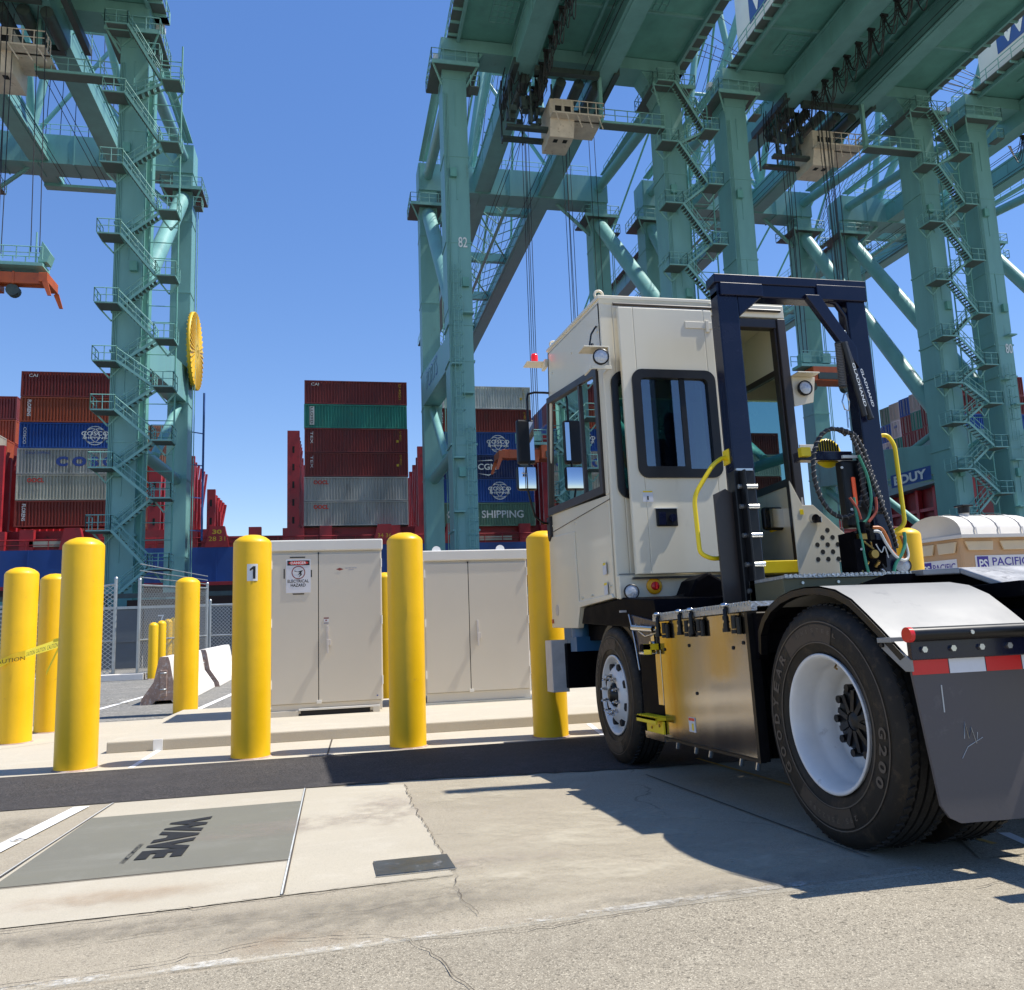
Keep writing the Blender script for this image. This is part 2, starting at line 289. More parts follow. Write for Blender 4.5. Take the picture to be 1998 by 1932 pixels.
def struct(o,kind='structure'): o['kind']=kind; return o
def kids(o): return [c for c in bpy.data.objects if c.parent==o]
def copy_tree(o,parent=None,ch=None):
    c=o.copy(); col.objects.link(c)
    if parent: c.parent=parent
    for k in kids(o): copy_tree(k,c)
    return c
FONTC={}
def text_geo(txt,bold=0):
    key=(txt,bold)
    if key not in FONTC:
        cu=bpy.data.curves.new('t','FONT'); cu.body=txt; cu.size=1; cu.offset=bold; cu.resolution_u=3
        ob=bpy.data.objects.new('t',cu); col.objects.link(ob)
        dg=bpy.context.evaluated_depsgraph_get(); me=bpy.data.meshes.new_from_object(ob.evaluated_get(dg))
        vs=[v.co.copy() for v in me.vertices]; fs=[tuple(p.vertices) for p in me.polygons]
        bpy.data.objects.remove(ob); bpy.data.curves.remove(cu); bpy.data.meshes.remove(me)
        x0=min(v.x for v in vs);x1=max(v.x for v in vs);y0=min(v.y for v in vs);y1=max(v.y for v in vs)
        FONTC[key]=([((v.x-x0)/(x1-x0),(v.y-y0)/(y1-y0)) for v in vs],fs,(x1-x0)/(y1-y0))
    return FONTC[key]
def text(mb,txt,o,ux,uy,w,h,m=0,bold=0):
    """letters fill a w x h box from corner o along unit vectors ux, uy"""
    vs,fs,_=text_geo(txt,bold); o=Vector(o);ux=Vector(ux);uy=Vector(uy)
    mb.add([o+ux*a*w+uy*b*h for a,b in vs],fs,m); return mb
def railing(mb,pts,h=1.1,r=.035,step=1.6,m=0,mid=True,n=5):
    for i in range(len(pts)-1):
        p=Vector(pts[i]);q=Vector(pts[i+1]);L=(q-p).length;k=max(1,round(L/step)); up=Vector((0,0,h))
        mb.cyl(p+up,q+up,r,n,m=m)
        if mid: mb.cyl(p+up*.5,q+up*.5,r*.8,n,m=m)
        for j in range(k+1):
            a=p.lerp(q,j/k); mb.cyl(a,a+up,r,n,m=m)
KS=1.2; GZ=1.041*(1-KS)
FLAT=False
def zg(y):
    if FLAT: return 0.0
    if y<1: return .0954
    if y<8.37: return .1366-.0412*y
    return GZ
# ================= ground =================
def sheet(name,pts,matn,lift,kind=True):
    mb=MB(); mb.add([(x,y,zg(y)+lift) for x,y in pts],[tuple(range(len(pts)))]); o=mb.build(name,matn)
    if kind: struct(o)
    return o
mb=MB(); ys=[-60,1,8.37,12.4,60,96]; xs=[-600,-12,12,600]
for y in ys:
    for x in xs: mb.v.append((x,y,zg(y)))
for i in range(len(ys)-1):
    for j in range(3): mb.f.append([i*4+j,i*4+j+1,i*4+j+5,i*4+j+4]); mb.mi.append(0 if i<3 else 1); mb.sm.append(False)
mb.add([(-600,96,GZ),(600,96,GZ),(600,96,-4),(-600,96,-4)],[(0,1,2,3)],1)
struct(mb.build('ground',['yard','yard_far']))
mb=MB(); mb.add([(-3000,95,-2.6),(3000,95,-2.6),(3000,2500,-2.6),(-3000,2500,-2.6)],[(0,1,2,3)]); struct(mb.build('water','water'))
# asphalt strip in the gutter
mb=MB(); random.seed(3)
xs_=[-9,-6,-4]+[-3+.07*i for i in range(101)]+[5,7,9]
def near_edge(x): return (6.34 if x<.2 else 6.34-.18*min(2,max(0,(x-.3)))) + random.uniform(-.03,.02)
rows=[]
for x in xs_:
    ne=min(6.29,near_edge(x)) ; rows.append([(x,q,zg(q)+.005) for q in (ne,6.9,7.6,8.25)])
for i in range(len(rows)-1):
    for k in range(3): mb.add([rows[i][k],rows[i+1][k],rows[i+1][k+1],rows[i][k+1]],[(0,1,2,3)])
struct(mb.build('asphalt_strip','new_asphalt'))
# charging slab
sheet('concrete_slab',[(-1.46,3.465),(-.56,3.49),(-.19,3.53),(.46,3.575),(.455,4.4),(.44,5.3),(.452,6.11),(.1,6.2),(-.24,6.27),(-1.5,6.27)],'slab',.004)
def strip(name,x0,y0,x1,y1,wd,matn,lift,flat=None):
    d=Vector((x1-x0,y1-y0)).normalized(); n=Vector((-d.y,d.x))*wd/2
    return [(x0+n.x,y0+n.y),(x1+n.x,y1+n.y),(x1-n.x,y1-n.y),(x0-n.x,y0-n.y)]
def joint(x0,y0,x1,y1,wd,matn,lift=.009,name='slab_joint',segs=1):
    mb=MB()
    for i in range(segs):
        a=i/segs;b=(i+1)/segs
        p=strip('',x0+(x1-x0)*a,y0+(y1-y0)*a,x0+(x1-x0)*b,y0+(y1-y0)*b,wd,matn,lift)
        mb.add([(x,y,zg(y)+lift) for x,y in p],[(0,1,2,3)])
    return struct(mb.build(name,matn))
for a in ((-1.478,3.47,-1.478,6.26),(-.212,3.535,-.225,6.26)):
    joint(a[0]-.008,a[1],a[2]-.008,a[3],.007,'box_whitegrey'); joint(*a,.007,'seam',.010)
joint(-1.4,4.075,-.22,4.105,.008,'seam')
sheet('charging_pad_plate',[(-1.445,4.085),(-.22,4.115),(-.235,5.725),(-1.47,5.70)],'pad_plate',.008)
mb=MB(); text(mb,'WAVE',(-.945,5.40,0),(0,-1,0),(1,0,0),1.02,.215,0,.06); text(mb,'AN IDEANOMICS COMPANY',(-.998,4.75,0),(0,-1,0),(1,0,0),.42,.026,0,.01)
mb.v=[(x,y,zg(y)+.012) for x,y,z in mb.v]; struct(mb.build('pad_lettering','text_black'))
# flush steel plate
v=thing('cover_plate','small scuffed dark steel plate set flush in the pale concrete slab','ground plate',(.315,3.79,zg(3.79)))
v.rotation_euler=(-.0412,0,.02)
MB().box(-.165,.165,-.125,.125,-.02,.012).build('plate','cover_steel',v,.003)
MB().prism([(-.17,-.135,.006),(.17,-.135,.006),(.17,-.128,.006),(-.17,-.128,.006)],(0,0,.003)).build('plate_edge','alu',v)
sheet('coarse_asphalt',[(-3,1.05),(6,1.05),(6,3.05),(2.4,3.02),(1.2,2.93),(.2,2.86),(-.4,2.78),(-1.2,2.74),(-3,2.7)],'coarse',.003)
sheet('coarse_asphalt',[(2.5,3.03),(6,3.05),(6,6.2),(3.2,6.0),(3.0,4.0)],'coarse',.0035)
# painted lines
joint(-1.90,1.5,-1.665,6.2,.10,'line_paint',.008,'painted_line',4)
joint(-1.3,2.81,.25,2.86,.05,'old_paint',.006,'painted_line',6); joint(.2,2.87,2.2,3.0,.05,'old_paint',.006,'painted_line',6)
joint(-1.3,2.78,2.2,2.94,.035,'sand_fill',.005,'painted_line',4)
joint(2.72,3.2,2.74,6.28,.03,'yellow_paint',.006,'painted_line',3); joint(2.68,2.6,2.9,3.35,.05,'line_paint',.006,'painted_line')
joint(2.12,3.2,2.10,5.7,.012,'seam',.006,'slab_joint',2)
# worn patches
def patch(cx,cy,rx,ry,matn,lift,rot=0):
    n=24; mb=MB(); mb.add([(math.cos(2*math.pi*k/n),math.sin(2*math.pi*k/n),0) for k in range(n)],[tuple(range(n))])
    o=mb.build('worn_patch',matn,loc=(cx,cy,zg(cy)+lift)); o.scale=(rx,ry,1); o.rotation_euler=(-.0412,0,0); struct(o)
    if rot: o.matrix_world=Matrix.Translation((cx,cy,zg(cy)+lift))@Matrix.Rotation(-.0412,4,'X')@Matrix.Rotation(rot,4,'Z')@Matrix.Diagonal((rx,ry,1,1))
patch(1.25,4.25,1.1,.85,'soft_sand',.0052); patch(.95,3.45,1.6,.42,'soft_sand',.0058,.12); patch(.85,5.5,.5,.7,'soft_sand',.0064)
patch(1.9,3.3,.9,.25,'soft_sand',.0068,.1); patch(.28,5.2,.28,.75,'soft_marks',.0088); patch(-.8,3.3,.8,.14,'soft_grit',.0074,.05)
patch(.1,3.2,.9,.3,'soft_grit',.0080,.1); patch(-.15,2.95,.25,.12,'soft_rust',.0086); patch(1.4,3.0,1.0,.16,'soft_grit',.0062,.06); patch(.62,3.75,.5,.15,'soft_marks',.0078)
patch(-.3,4.9,.8,.3,'soft_marks',.0094,.2); patch(-.9,3.75,.6,.18,'soft_rust',.0092); patch(3.0,5.2,.8,.5,'soft_grit',.0070); patch(-1.9,5.6,.3,.5,'soft_grit',.0072)
mb=MB()
for k in range(30):
    a=2*math.pi*k/30;b=2*math.pi*(k+1)/30
    f=lambda t,r:(.62+.17*r*math.cos(t),3.33+.17*r*math.sin(t))
    q=[f(a,1),f(b,1),f(b,.86),f(a,.86)]; mb.add([(x,y,zg(y)+.007) for x,y in q],[(0,1,2,3)])
struct(mb.build('marking_ring','ghost_orange'))

def crack(pts,w,seed,matn='seam',lift=.0098):
    random.seed(seed); P=[]
    for i in range(len(pts)-1):
        (x0,y0),(x1,y1)=pts[i],pts[i+1]; L=math.hypot(x1-x0,y1-y0); n=max(2,int(L/.04))
        for k in range(n): t=k/n; P.append((x0+(x1-x0)*t+random.gauss(0,.007),y0+(y1-y0)*t+random.gauss(0,.007)))
    P.append(pts[-1]); mb=MB()
    for i in range(len(P)-1):
        a=Vector(P[i]);b=Vector(P[i+1]);d=(b-a).normalized();n_=Vector((-d.y,d.x)); w0=w*random.uniform(.3,1.2)/2;w1=w0
        q=[a+n_*w0,b+n_*w1,b-n_*w1,a-n_*w0]; mb.add([(v.x,v.y,zg(v.y)+lift) for v in q],[(0,1,2,3)])
    struct(mb.build('crack',matn))
crack([(.465,3.58),(.452,4.4),(.44,5.3),(.455,6.1)],.0055,1); crack([(-1.3,2.84),(-.7,2.86),(-.2,2.99),(.1,2.93),(.22,2.84)],.0045,2); crack([(.22,2.84),(.30,2.6),(.36,2.35)],.0032,3)
crack([(.22,2.84),(.6,2.80),(1.1,2.88),(1.6,2.86)],.0035,4); crack([(-1.3,3.40),(-.6,3.47),(-.2,3.51),(.46,3.56)],.005,5); crack([(1.6,2.86),(2.2,2.7),(2.6,2.75)],.0035,6)
crack([(-.9,3.15),(-.4,3.25),(.1,3.2),(.5,3.32)],.0025,7); crack([(.47,3.0),(.44,3.3),(.47,3.57)],.003,8)
NEAR=set(bpy.data.objects); FLAT=True
# concrete apron, kerb island
mb=MB(); mb.add([(-14,6.885,.006),(14,6.885,.006),(14,10.4,.006),(-14,10.4,.006)],[(0,1,2,3)]); struct(mb.build('concrete_apron','apron'))
mb=MB(); mb.prism([(-1.92,7.79,0),(7.5,7.72,0),(7.5,10.35,0),(-1.75,10.35,0)],(0,0,.10)); struct(mb.build('kerb_island','apron',bevel=.012))
joint(-1.53,6.92,-1.50,7.78,.045,'line_paint',.008,'painted_line'); MB().box(-1.545,-1.47,7.772,7.783,.002,.1,0).build('painted_line','line_paint')['kind']='structure'
joint(2.2,6.95,2.3,7.7,.045,'line_paint',.008,'painted_line')
joint(-.085,6.9,-.055,7.76,.014,'seam',.008,'expansion_joint')
joint(-3.3,8.3,-2.4,8.95,.006,'seam',.008,'expansion_joint')
for a in ((-3.25,10.6,-2.86,14.4),(-1.8,10.5,-1.45,15.2)): joint(*a,.09,'line_paint',.006,'painted_line')
joint(-3.6,10.42,-1.9,10.42,.03,'seam',.008,'expansion_joint')
# ================= bollards =================
def bollard(x,y,h,d,label,z=0,group='tall yellow bollards along the kerb'):
    o=MB(); r=d/2
    prof=[(r,0),(r,h-.055),(r*.985,h-.045),(r*.90,h-.026),(r*.7,h-.004),(r*.4,h+.014),(.001,h+.02)]
    o.lathe(prof,n=40)
    q=o.build('bollard','yellow',loc=(x,y,z)); tag(q,label,'bollard',group); q.rotation_euler.z=random.uniform(0,6)
    MB().lathe([(r+.022,.0),(r+.012,.010),(r-.002,.016)],n=32,smooth=False).build('base_grout','barrier_end',q); return q
bollard(-1.953,7.07,1.75,.302,'largest yellow bollard, the one left of the numbered bollard')
b1=bollard(-.679,7.07,1.75,.302,'tall yellow bollard with a white number 1 plate near its top'); b1.rotation_euler.z=0
mb=MB()
W_=.075
def curved(mb,ang0,ang1,z0,z1,r,m,n=5):
    for k in range(n):
        a=ang0+(ang1-ang0)*k/n;b=ang0+(ang1-ang0)*(k+1)/n
        P=[(r*math.cos(t),r*math.sin(t),z) for t,z in ((a,z0),(b,z0),(b,z1),(a,z1))]; mb.add(P,[(0,1,2,3)],m)
am=math.atan2(-7.0,.68)
curved(mb,am-.27,am+.27,1.385,1.52,.1535,0)
o_=mb.build('number_plate','white',b1)
mb=MB(); c=math.cos(am);s_=math.sin(am)
gl=[(.004,0),(.024,0),(.024,.1),(.006,.1),(-.020,.078),(-.020,.062),(.004,.076)]
mb.prism([(.1565*c-u_*s_,.1565*s_+u_*c,1.402+v_) for u_,v_ in gl],(.0015*c,.0015*s_,0)); mb.build('number','text_black',o_)
bollard(.562,7.07,1.75,.302,'tall yellow bollard between the two beige cabinets')
bollard(1.78,7.09,1.75,.302,'tall yellow bollard partly hidden by the front bumper and cab of the truck')
bollard(5.42,7.12,1.73,.305,'wide yellow bollard right of the truck, in front of the portable toilet')
bollard(3.02,7.1,1.75,.302,'tall yellow bollard straight behind the truck cab')
bollard(4.24,7.1,1.75,.302,'tall yellow bollard behind the air hoses of the truck')
G2='yellow bollards around the back of the cabinets'
bollard(-3.03,8.97,1.66,.30,'yellow bollard cut by the left picture edge with tape across it',group=G2)
bollard(-2.97,9.77,1.64,.29,'yellow bollard behind the tape, right of the one at the picture edge',group=G2)
bollard(-1.81,10.9,1.63,.285,'yellow bollard standing in front of the white concrete barrier end',group=G2)
bollard(.585,10.72,1.62,.285,'yellow bollard mostly hidden behind the right side of the danger cabinet',z=.0,group=G2)
RB=(0,-0.1929,-0.1860,-0.1800)
G3='small far yellow bollards by the fence'
for i,(x,y,l) in enumerate(((-3.745,18.6,'nearest and leftmost of the row of thin far yellow bollards'),(RB[1]*19.6,19.6,'second from the left of the row of thin far yellow bollards'),(RB[2]*20.6,20.6,'third from the left of the row of thin far yellow bollards'),(RB[3]*21.6,21.6,'farthest of the row of thin far yellow bollards, half hidden by a bigger bollard'))):
    bollard(x,y,1.14+.04*i,.19,l,group=G3)
bollard(-3.189,24.2,1.30,.20,'lone small yellow bollard behind the concrete barrier by the grey wall',group=G3)

# ================= cabinets =================
def cabinet(x0,x1,y0,z0,h,dx,label,dep=.75):
    t=thing('electrical_cabinet',label,'cabinet',(x0,y0,z0),group='beige electrical cabinets on the kerb island'); W=x1-x0
    MB().box(.0,W,.02,dep,.10,h-.11).build('body','cabinet',t,.008)
    MB().box(-.012,W+.012,-.012,dep+.03,h-.115,h).build('lid','cabinet_lid',t,.012)
    MB().box(.01,W-.01,.012,.03,.02,.12).build('base_rail','cabinet',t,.004)
    for a,b,n in ((.012,dx-.004,0),(dx+.004,W-.012,1)):
        d=MB().box(a,b,-.004,.02,.125,h-.15).build('door','cabinet',t,.003)
        if n:
            hb=MB().box(a+.075,a+.10,-.016,-.004,.66,.90).cyl((a+.088,-.03,.74),(a+.088,-.004,.74),.012,10).box(a+.078,a+.098,-.04,-.025,.62,.76).box(a+.098,a+.12,-.03,-.005,.70,.76).build('handle','steel_dull',d,.002)
        for z_ in (.28,h*.5,h-.3): MB().cyl(((.006 if not n else W-.006),-.008,z_),((.006 if not n else W-.006),-.008,z_+.09),.008,8).build('hinge','cabinet_lid',d)
    MB().box(dx-.006,dx+.006,-.002,.03,.12,h-.13).build('door_gap','black_gap',t); MB().box(dx-.02,dx+.03,-.012,-.004,.115,.15).build('latch_plate','cabinet_lid',t,.002)
    return t
c1=cabinet(-.675,.462,8.95,.10,1.80,.48,'taller beige cabinet with the danger sign, behind the numbered bollard')
# cut-out under cabinet
MB().box(.30,1.0,.004,.011,.0,.055).build('skid_opening','black_gap',c1); MB().box(.28,1.10,-.012,.003,.052,.072).build('skid_rail','cabinet_lid',c1,.003)
MB().box(.0,.28,-.008,.012,0,.055).build('skid_leg','cabinet',c1,.003); MB().box(1.03,1.10,-.012,.012,0,.055).build('skid_leg','cabinet',c1,.003)
sg=MB().box(.152,.402,-.009,-.005,1.25,1.60).build('danger_sign','sign_white',c1)
MB().box(.165,.39,-.0105,-.009,1.535,1.585).build('danger_band','text_black',sg)
mb=MB()
def disc(mb,cx,cz,rx,rz,y,m,n=28):
    mb.add([(cx+rx*math.cos(2*math.pi*k/n),y,cz+rz*math.sin(2*math.pi*k/n)) for k in range(n)],[tuple(range(n))],m)
def ringf(mb,cx,cz,r1,r2,y,m,n=32):
    vs=[(cx+r*math.cos(2*math.pi*k/n),y,cz+r*math.sin(2*math.pi*k/n)) for r in (r1,r2) for k in range(n)]
    mb.add(vs,[(k,(k+1)%n,n+(k+1)%n,n+k) for k in range(n)],m)
disc(mb,.2775,1.56,.10,.021,-.0115,0); text(mb,'DANGER',(.20,-.0125,1.547),(1,0,0),(0,0,1),.155,.027,1,.02)
text(mb,'ELECTRICAL',(.168,-.0105,1.355),(1,0,0),(0,0,1),.215,.032,2,.02); text(mb,'HAZARD',(.20,-.0105,1.313),(1,0,0),(0,0,1),.15,.032,2,.02)
ringf(mb,.277,1.46,.069,.060,-.0105,3)
mb.prism([(.235,-.0105,1.482),(.285,-.0105,1.463),(.238,-.0105,1.472)],(0,-.0005,0),2)
mb.prism([(.325,-.0105,1.485),(.305,-.0105,1.46),(.312,-.0105,1.435),(.28,-.0105,1.41),(.30,-.0105,1.445),(.27,-.0105,1.435),(.29,-.0105,1.46),(.268,-.0105,1.468),(.30,-.0105,1.478)],(0,-.0005,0),2)
mb.build('sign_print',['red_plastic','white','text_black','maroon_ink' if 'maroon_ink' in MATS else 'box_maroon'],sg)
mb=MB()
for a in ((.19,.345,1.613,1.624),(.22,.335,1.232,1.243),(.128,.139,1.40,1.50),(.402,.414,1.41,1.485)): mb.box(a[0],a[1],-.0075,-.0045,a[2],a[3])
mb.build('black_tape','text_black',c1)
mb=MB(); mb.add([(.66,-.006,1.485),(.70,-.006,1.50),(.74,-.006,1.485),(.70,-.006,1.47)],[(0,1,2,3)],0)
text(mb,'INDUSTRIAL ELECTRIC',(.755,-.006,1.49),(1,0,0),(0,0,1),.12,.010,1); text(mb,'COMPANY',(.785,-.006,1.472),(1,0,0),(0,0,1),.06,.009,1)
mb.build('maker_badge',['box_maroon','text_blue'],c1)
mb=MB(); mb.box(.535,.585,-.0065,-.0045,.975,.985,0).box(.535,.585,-.0065,-.0045,.94,.97,1).box(.55,.565,-.0075,-.0065,.95,.963,0).box(.535,.585,-.0065,-.0045,.925,.93,2); mb.box(1.07,1.085,-.0065,-.0045,.16,.172,2); mb.build('sticker',['box_maroon','sign_white','text_blue'],c1)
c2=cabinet(.945,2.13,9.3,.10,1.69,.50,'lower beige cabinet with two lifting eyes, beside the truck')
for x in (.12,.86): MB().cyl((x+.04,.1,1.70),(x+.04,.13,1.70),.05,20).build('lifting_eye','white',c2)
MB().box(1.19,1.23,.3,.5,.12,1.55).build('side_panel','cabinet_lid',c2,.004)
mb=MB().box(-.03,1.26,-.05,.85,-.0,.02).build('base_plate','galv',c2)

# ================= barriers =================
def barrier(x,y0,y1,label):
    t=thing('concrete_barrier',label,'barrier',(x,y0,0),group='white concrete traffic barriers')
    pr=[(-.30,.0),(-.28,.08),(-.13,.30),(-.075,.58),(-.055,.64),(.055,.64),(.075,.58),(.13,.30),(.28,.08),(.30,0),(.14,0),(.10,.05),(-.10,.05),(-.14,0)]
    L=y1-y0; n=len(pr); mb=MB(); V=[]
    for yy in (0,L): V+=[(a,yy,b) for a,b in pr]
    mb.add(V,[(k,(k+1)%n,n+(k+1)%n,n+k) for k in range(n)],0); mb.add(V[:n],[tuple(range(n))],1); mb.add(V[n:],[tuple(range(n))],1)
    b=mb.build('body',['barrier','barrier_end'],t,.012)
    MB().box(-.045,.045,-.012,.02,.1,.46).build('end_channel','barrier_end',t,.006)
    mb=MB(); 
    for z in (.2,.42): mb.tube([(-.04,-.01,z),(-.02,-.05,z),(.02,-.05,z),(.04,-.01,z)],.01,6)
    mb.build('steel_loop','galv',t); return t
barrier(-2.36,12.45,15.25,'near white concrete barrier with its stained brown end toward us')
barrier(-2.3,15.4,18.6,'farther white concrete barrier, half hidden by the numbered bollard')
# litter
mb=MB(); random.seed(5)
for k in range(9):
    x=random.uniform(-.2,.2); z=random.uniform(0,.03); mb.add([(x,random.uniform(-.1,.1),z+.005),(x+.12,random.uniform(-.1,.1),z+.03),(x+.05,.1,z+.01)],[(0,1,2)])
tag(mb.build('litter','white',loc=(-3.15,12.9,.01)),'scrap of crumpled white plastic lying on the asphalt by the fence','litter')

# ================= caution tape =================
def ribbon(mb,pts,wd,m=0):
    for i in range(len(pts)-1):
        p,q=pts[i],pts[i+1]; mb.add([(p[0],p[1],p[2]-wd/2),(q[0],q[1],q[2]-wd/2),(q[0],q[1],q[2]+wd/2),(p[0],p[1],p[2]+wd/2)],[(0,1,2,3)],m)
ct=thing('caution_tape','yellow caution tape with black letters strung across the two left bollards','caution tape',(-3.03,8.97,.78))
mb=MB(); P=[(-.6,-.15,-.06),(-.2,-.16,-.03),(-.1,-.155,-.02),(0,-.156,.03),(.12,-.17,.06),(.5,-.9,.12),(.93,-1.83,.18)]
ribbon(mb,P,.07); mb.build('tape','tape',ct)
mb=MB(); text(mb,'CAUTION  CAUTION',(-.50,-.172,-.075),(1,0,.13),(0,0,1),.62,.036,0,0); text(mb,'CAUTION  CAUTION  CAUTION',(.16,-.27,.04),Vector((.76,-1.56,.11)).normalized(),(0,0,1),1.6,.036,0,0); mb.build('lettering','text_black',ct)
mb=MB(); ribbon(mb,[(.90,-1.80,.15),(.84,-1.78,.02),(.80,-1.76,-.06)],.03); ribbon(mb,[(.93,-1.82,.27),(.90,-1.8,.2),(.84,-1.76,.19)],.025); mb.build('loose_end','tape',ct)

# ================= fence =================
def fence(pts,hs,label,barb=False):
    t=thing('chain_link_fence',label,'fence',(pts[0][0],pts[0][1],0))
    P=[(x-pts[0][0],y-pts[0][1]) for x,y in pts]
    for i in range(len(P)-1):
        (x0,y0),(x1,y1)=P[i],P[i+1]; mb=MB(); mb.add([(x0,y0,.1),(x1,y1,.1),(x1,y1,hs[i+1]-.05),(x0,y0,hs[i]-.05)],[(0,1,2,3)]); mb.build('wire_mesh','chain_link',t)
        mb=MB(); mb.cyl((x0,y0,hs[i]-.05),(x1,y1,hs[i+1]-.05),.022,8).cyl((x0,y0,.8),(x1,y1,.8),.02,8).cyl((x0,y0,.1),(x1,y1,.1),.022,8); mb.build('rail','galv',t)
    for (x,y),h in zip(P,hs):
        mb=MB().cyl((x,y,0),(x,y,h+.05),.035,10); mb.lathe([(.04,0),(.035,.04),(.001,.06)],(x,y,h+.05),n=10); mb.build('post','galv',t)
    if barb:
        mb=MB(); 
        for k in range(3): mb.cyl((P[-2][0],P[-2][1],hs[-2]+.12+.14*k),(P[-1][0],P[-1][1],hs[-1]+.05+.1*k),.012,5)
        mb.build('barbed_wire','galv',t)
    return t
fence([(-9.5,20.3),(-6.9,19.8),(-5.05,19.3)],[1.66,1.66,1.66],'chain link fence at the far left behind the taped bollards')
fence([(-5.0,19.2),(-4.62,19.1)],[2.0,2.05],'narrow chain link gate between two tall round posts')
fence([(-4.1,18.9),(-3.25,22.4)],[2.0,2.05],'chain link fence panel with barbed wire running away behind the far bollards',True)
fence([(-3.2,22.6),(-.3,22.6)],[1.62,1.62],'low chain link fence in front of the grey 777 wall')
mb=MB().box(-10,-3.9,18.5,18.75,0,.13); tag(mb.build('timber_kerb','barrier',bevel=.01),'long pale concrete kerb block at the foot of the chain link fence','kerb')
mb=MB(); mb.box(-5.62,-5.35,18.95,19.2,.1,1.75,0); tag(mb.build('gate_column','white',bevel=.01),'narrow white gate column beside the chain link fence','column')
wl=thing('grey_barrier_wall','long grey panel wall marked 777 behind the yellow far bollards','wall',(-16,23.6,0))
for k in range(11): MB().box(k*2.2,k*2.2+2.17,0,.08,.02,1.55).build('panel','grey_wall',wl,.01)
MB().box(0,24.2,-.03,.1,1.56,1.63).build('cap_rail','galv',wl)
MB().box(0,24.2,-.025,0,.7,.73).build('mid_rail','grey_wall',wl)
mb=MB(); text(mb,'7 7 7',(13.6,-.004,1.13),(1,0,0),(0,0,1),.62,.25,0); text(mb,'7',(11.35,-.004,1.13),(1,0,0),(0,0,1),.16,.25,0); mb.build('lettering','text_white',wl)
# real size: everything from the kerb to the fence, scaled up as one about the camera height
for o in set(bpy.data.objects)-NEAR:
    if o.parent is None:
        o.location=Vector((0,0,1.041))+(o.location-Vector((0,0,1.041)))*KS; o.scale=o.scale*KS
FLAT=False
# quay machinery band behind the wall
qb=thing('quay_buffer_row','dark row of low quay equipment and rails behind the grey wall','quay equipment',(-70,60,0))
mb=MB(); random.seed(11)
x=0
while x<150:
    wv=random.uniform(2,7); h=random.uniform(1.6,3.2); mb.box(x,x+wv,0,2.5,0,h,random.choice((0,0,1))); x+=wv+random.uniform(.3,2)
mb.build('machinery',['dark_machine','dark_hull'],qb); mb=MB(); mb.beam((0,-1,3.2),(150,-1,3.2),.25,.3); mb.beam((0,-1,2.4),(150,-1,2.4),.2,.2)
for k in range(30): mb.box(k*5,k*5+.2,-1.1,-.9,0,3.2)
mb.build('cable_tray','dark_machine',qb)
# ================= container crane =================
YN=67.0
def stairs(mb,p,q,wd=.8):
    """flight between two landing edges in X direction, treads + stringers + handrails"""
    p=Vector(p);q=Vector(q);n=max(6,int(abs(q.z-p.z)/.24))
    for s in (0,wd):
        o=Vector((0,s,0)); mb.beam(p+o,q+o,.06,.2,0)
        up=Vector((0,0,1.0)); mb.cyl(p+o+up,q+o+up,.04,5,m=0); mb.cyl(p+o+up*.5,q+o+up*.5,.03,5,m=0)
        for k in range(5):
            a=p.lerp(q,k/4)+o; mb.cyl(a,a+up,.03,5,m=0)
    for k in range(1,n):
        a=p.lerp(q,k/n); mb.box(a.x-.13,a.x+.13,a.y+.02,a.y+wd-.02,a.z-.02,a.z+.02,1)
def landing(x0,x1,y0,y1,z,parent,name='stair_landing'):
    mb=MB(); mb.box(x0,x1,y0,y1,z-.1,z,0); mb.box(x0+.1,x1-.1,y0+.08,y1-.08,z-.14,z-.1,1)
    railing(mb,[(x0,y1,z),(x0,y0,z),(x1,y0,z),(x1,y1,z)],1.1,.04,1.0)
    mb.beam((x0+.1,y1,z-.1),((x0+x1)/2,y1,z-.95),.1,.12); mb.beam((x1-.1,y1,z-.1),((x0+x1)/2,y1,z-.95),.1,.12)
    return mb.build(name,['teal_rail','tread'],parent)
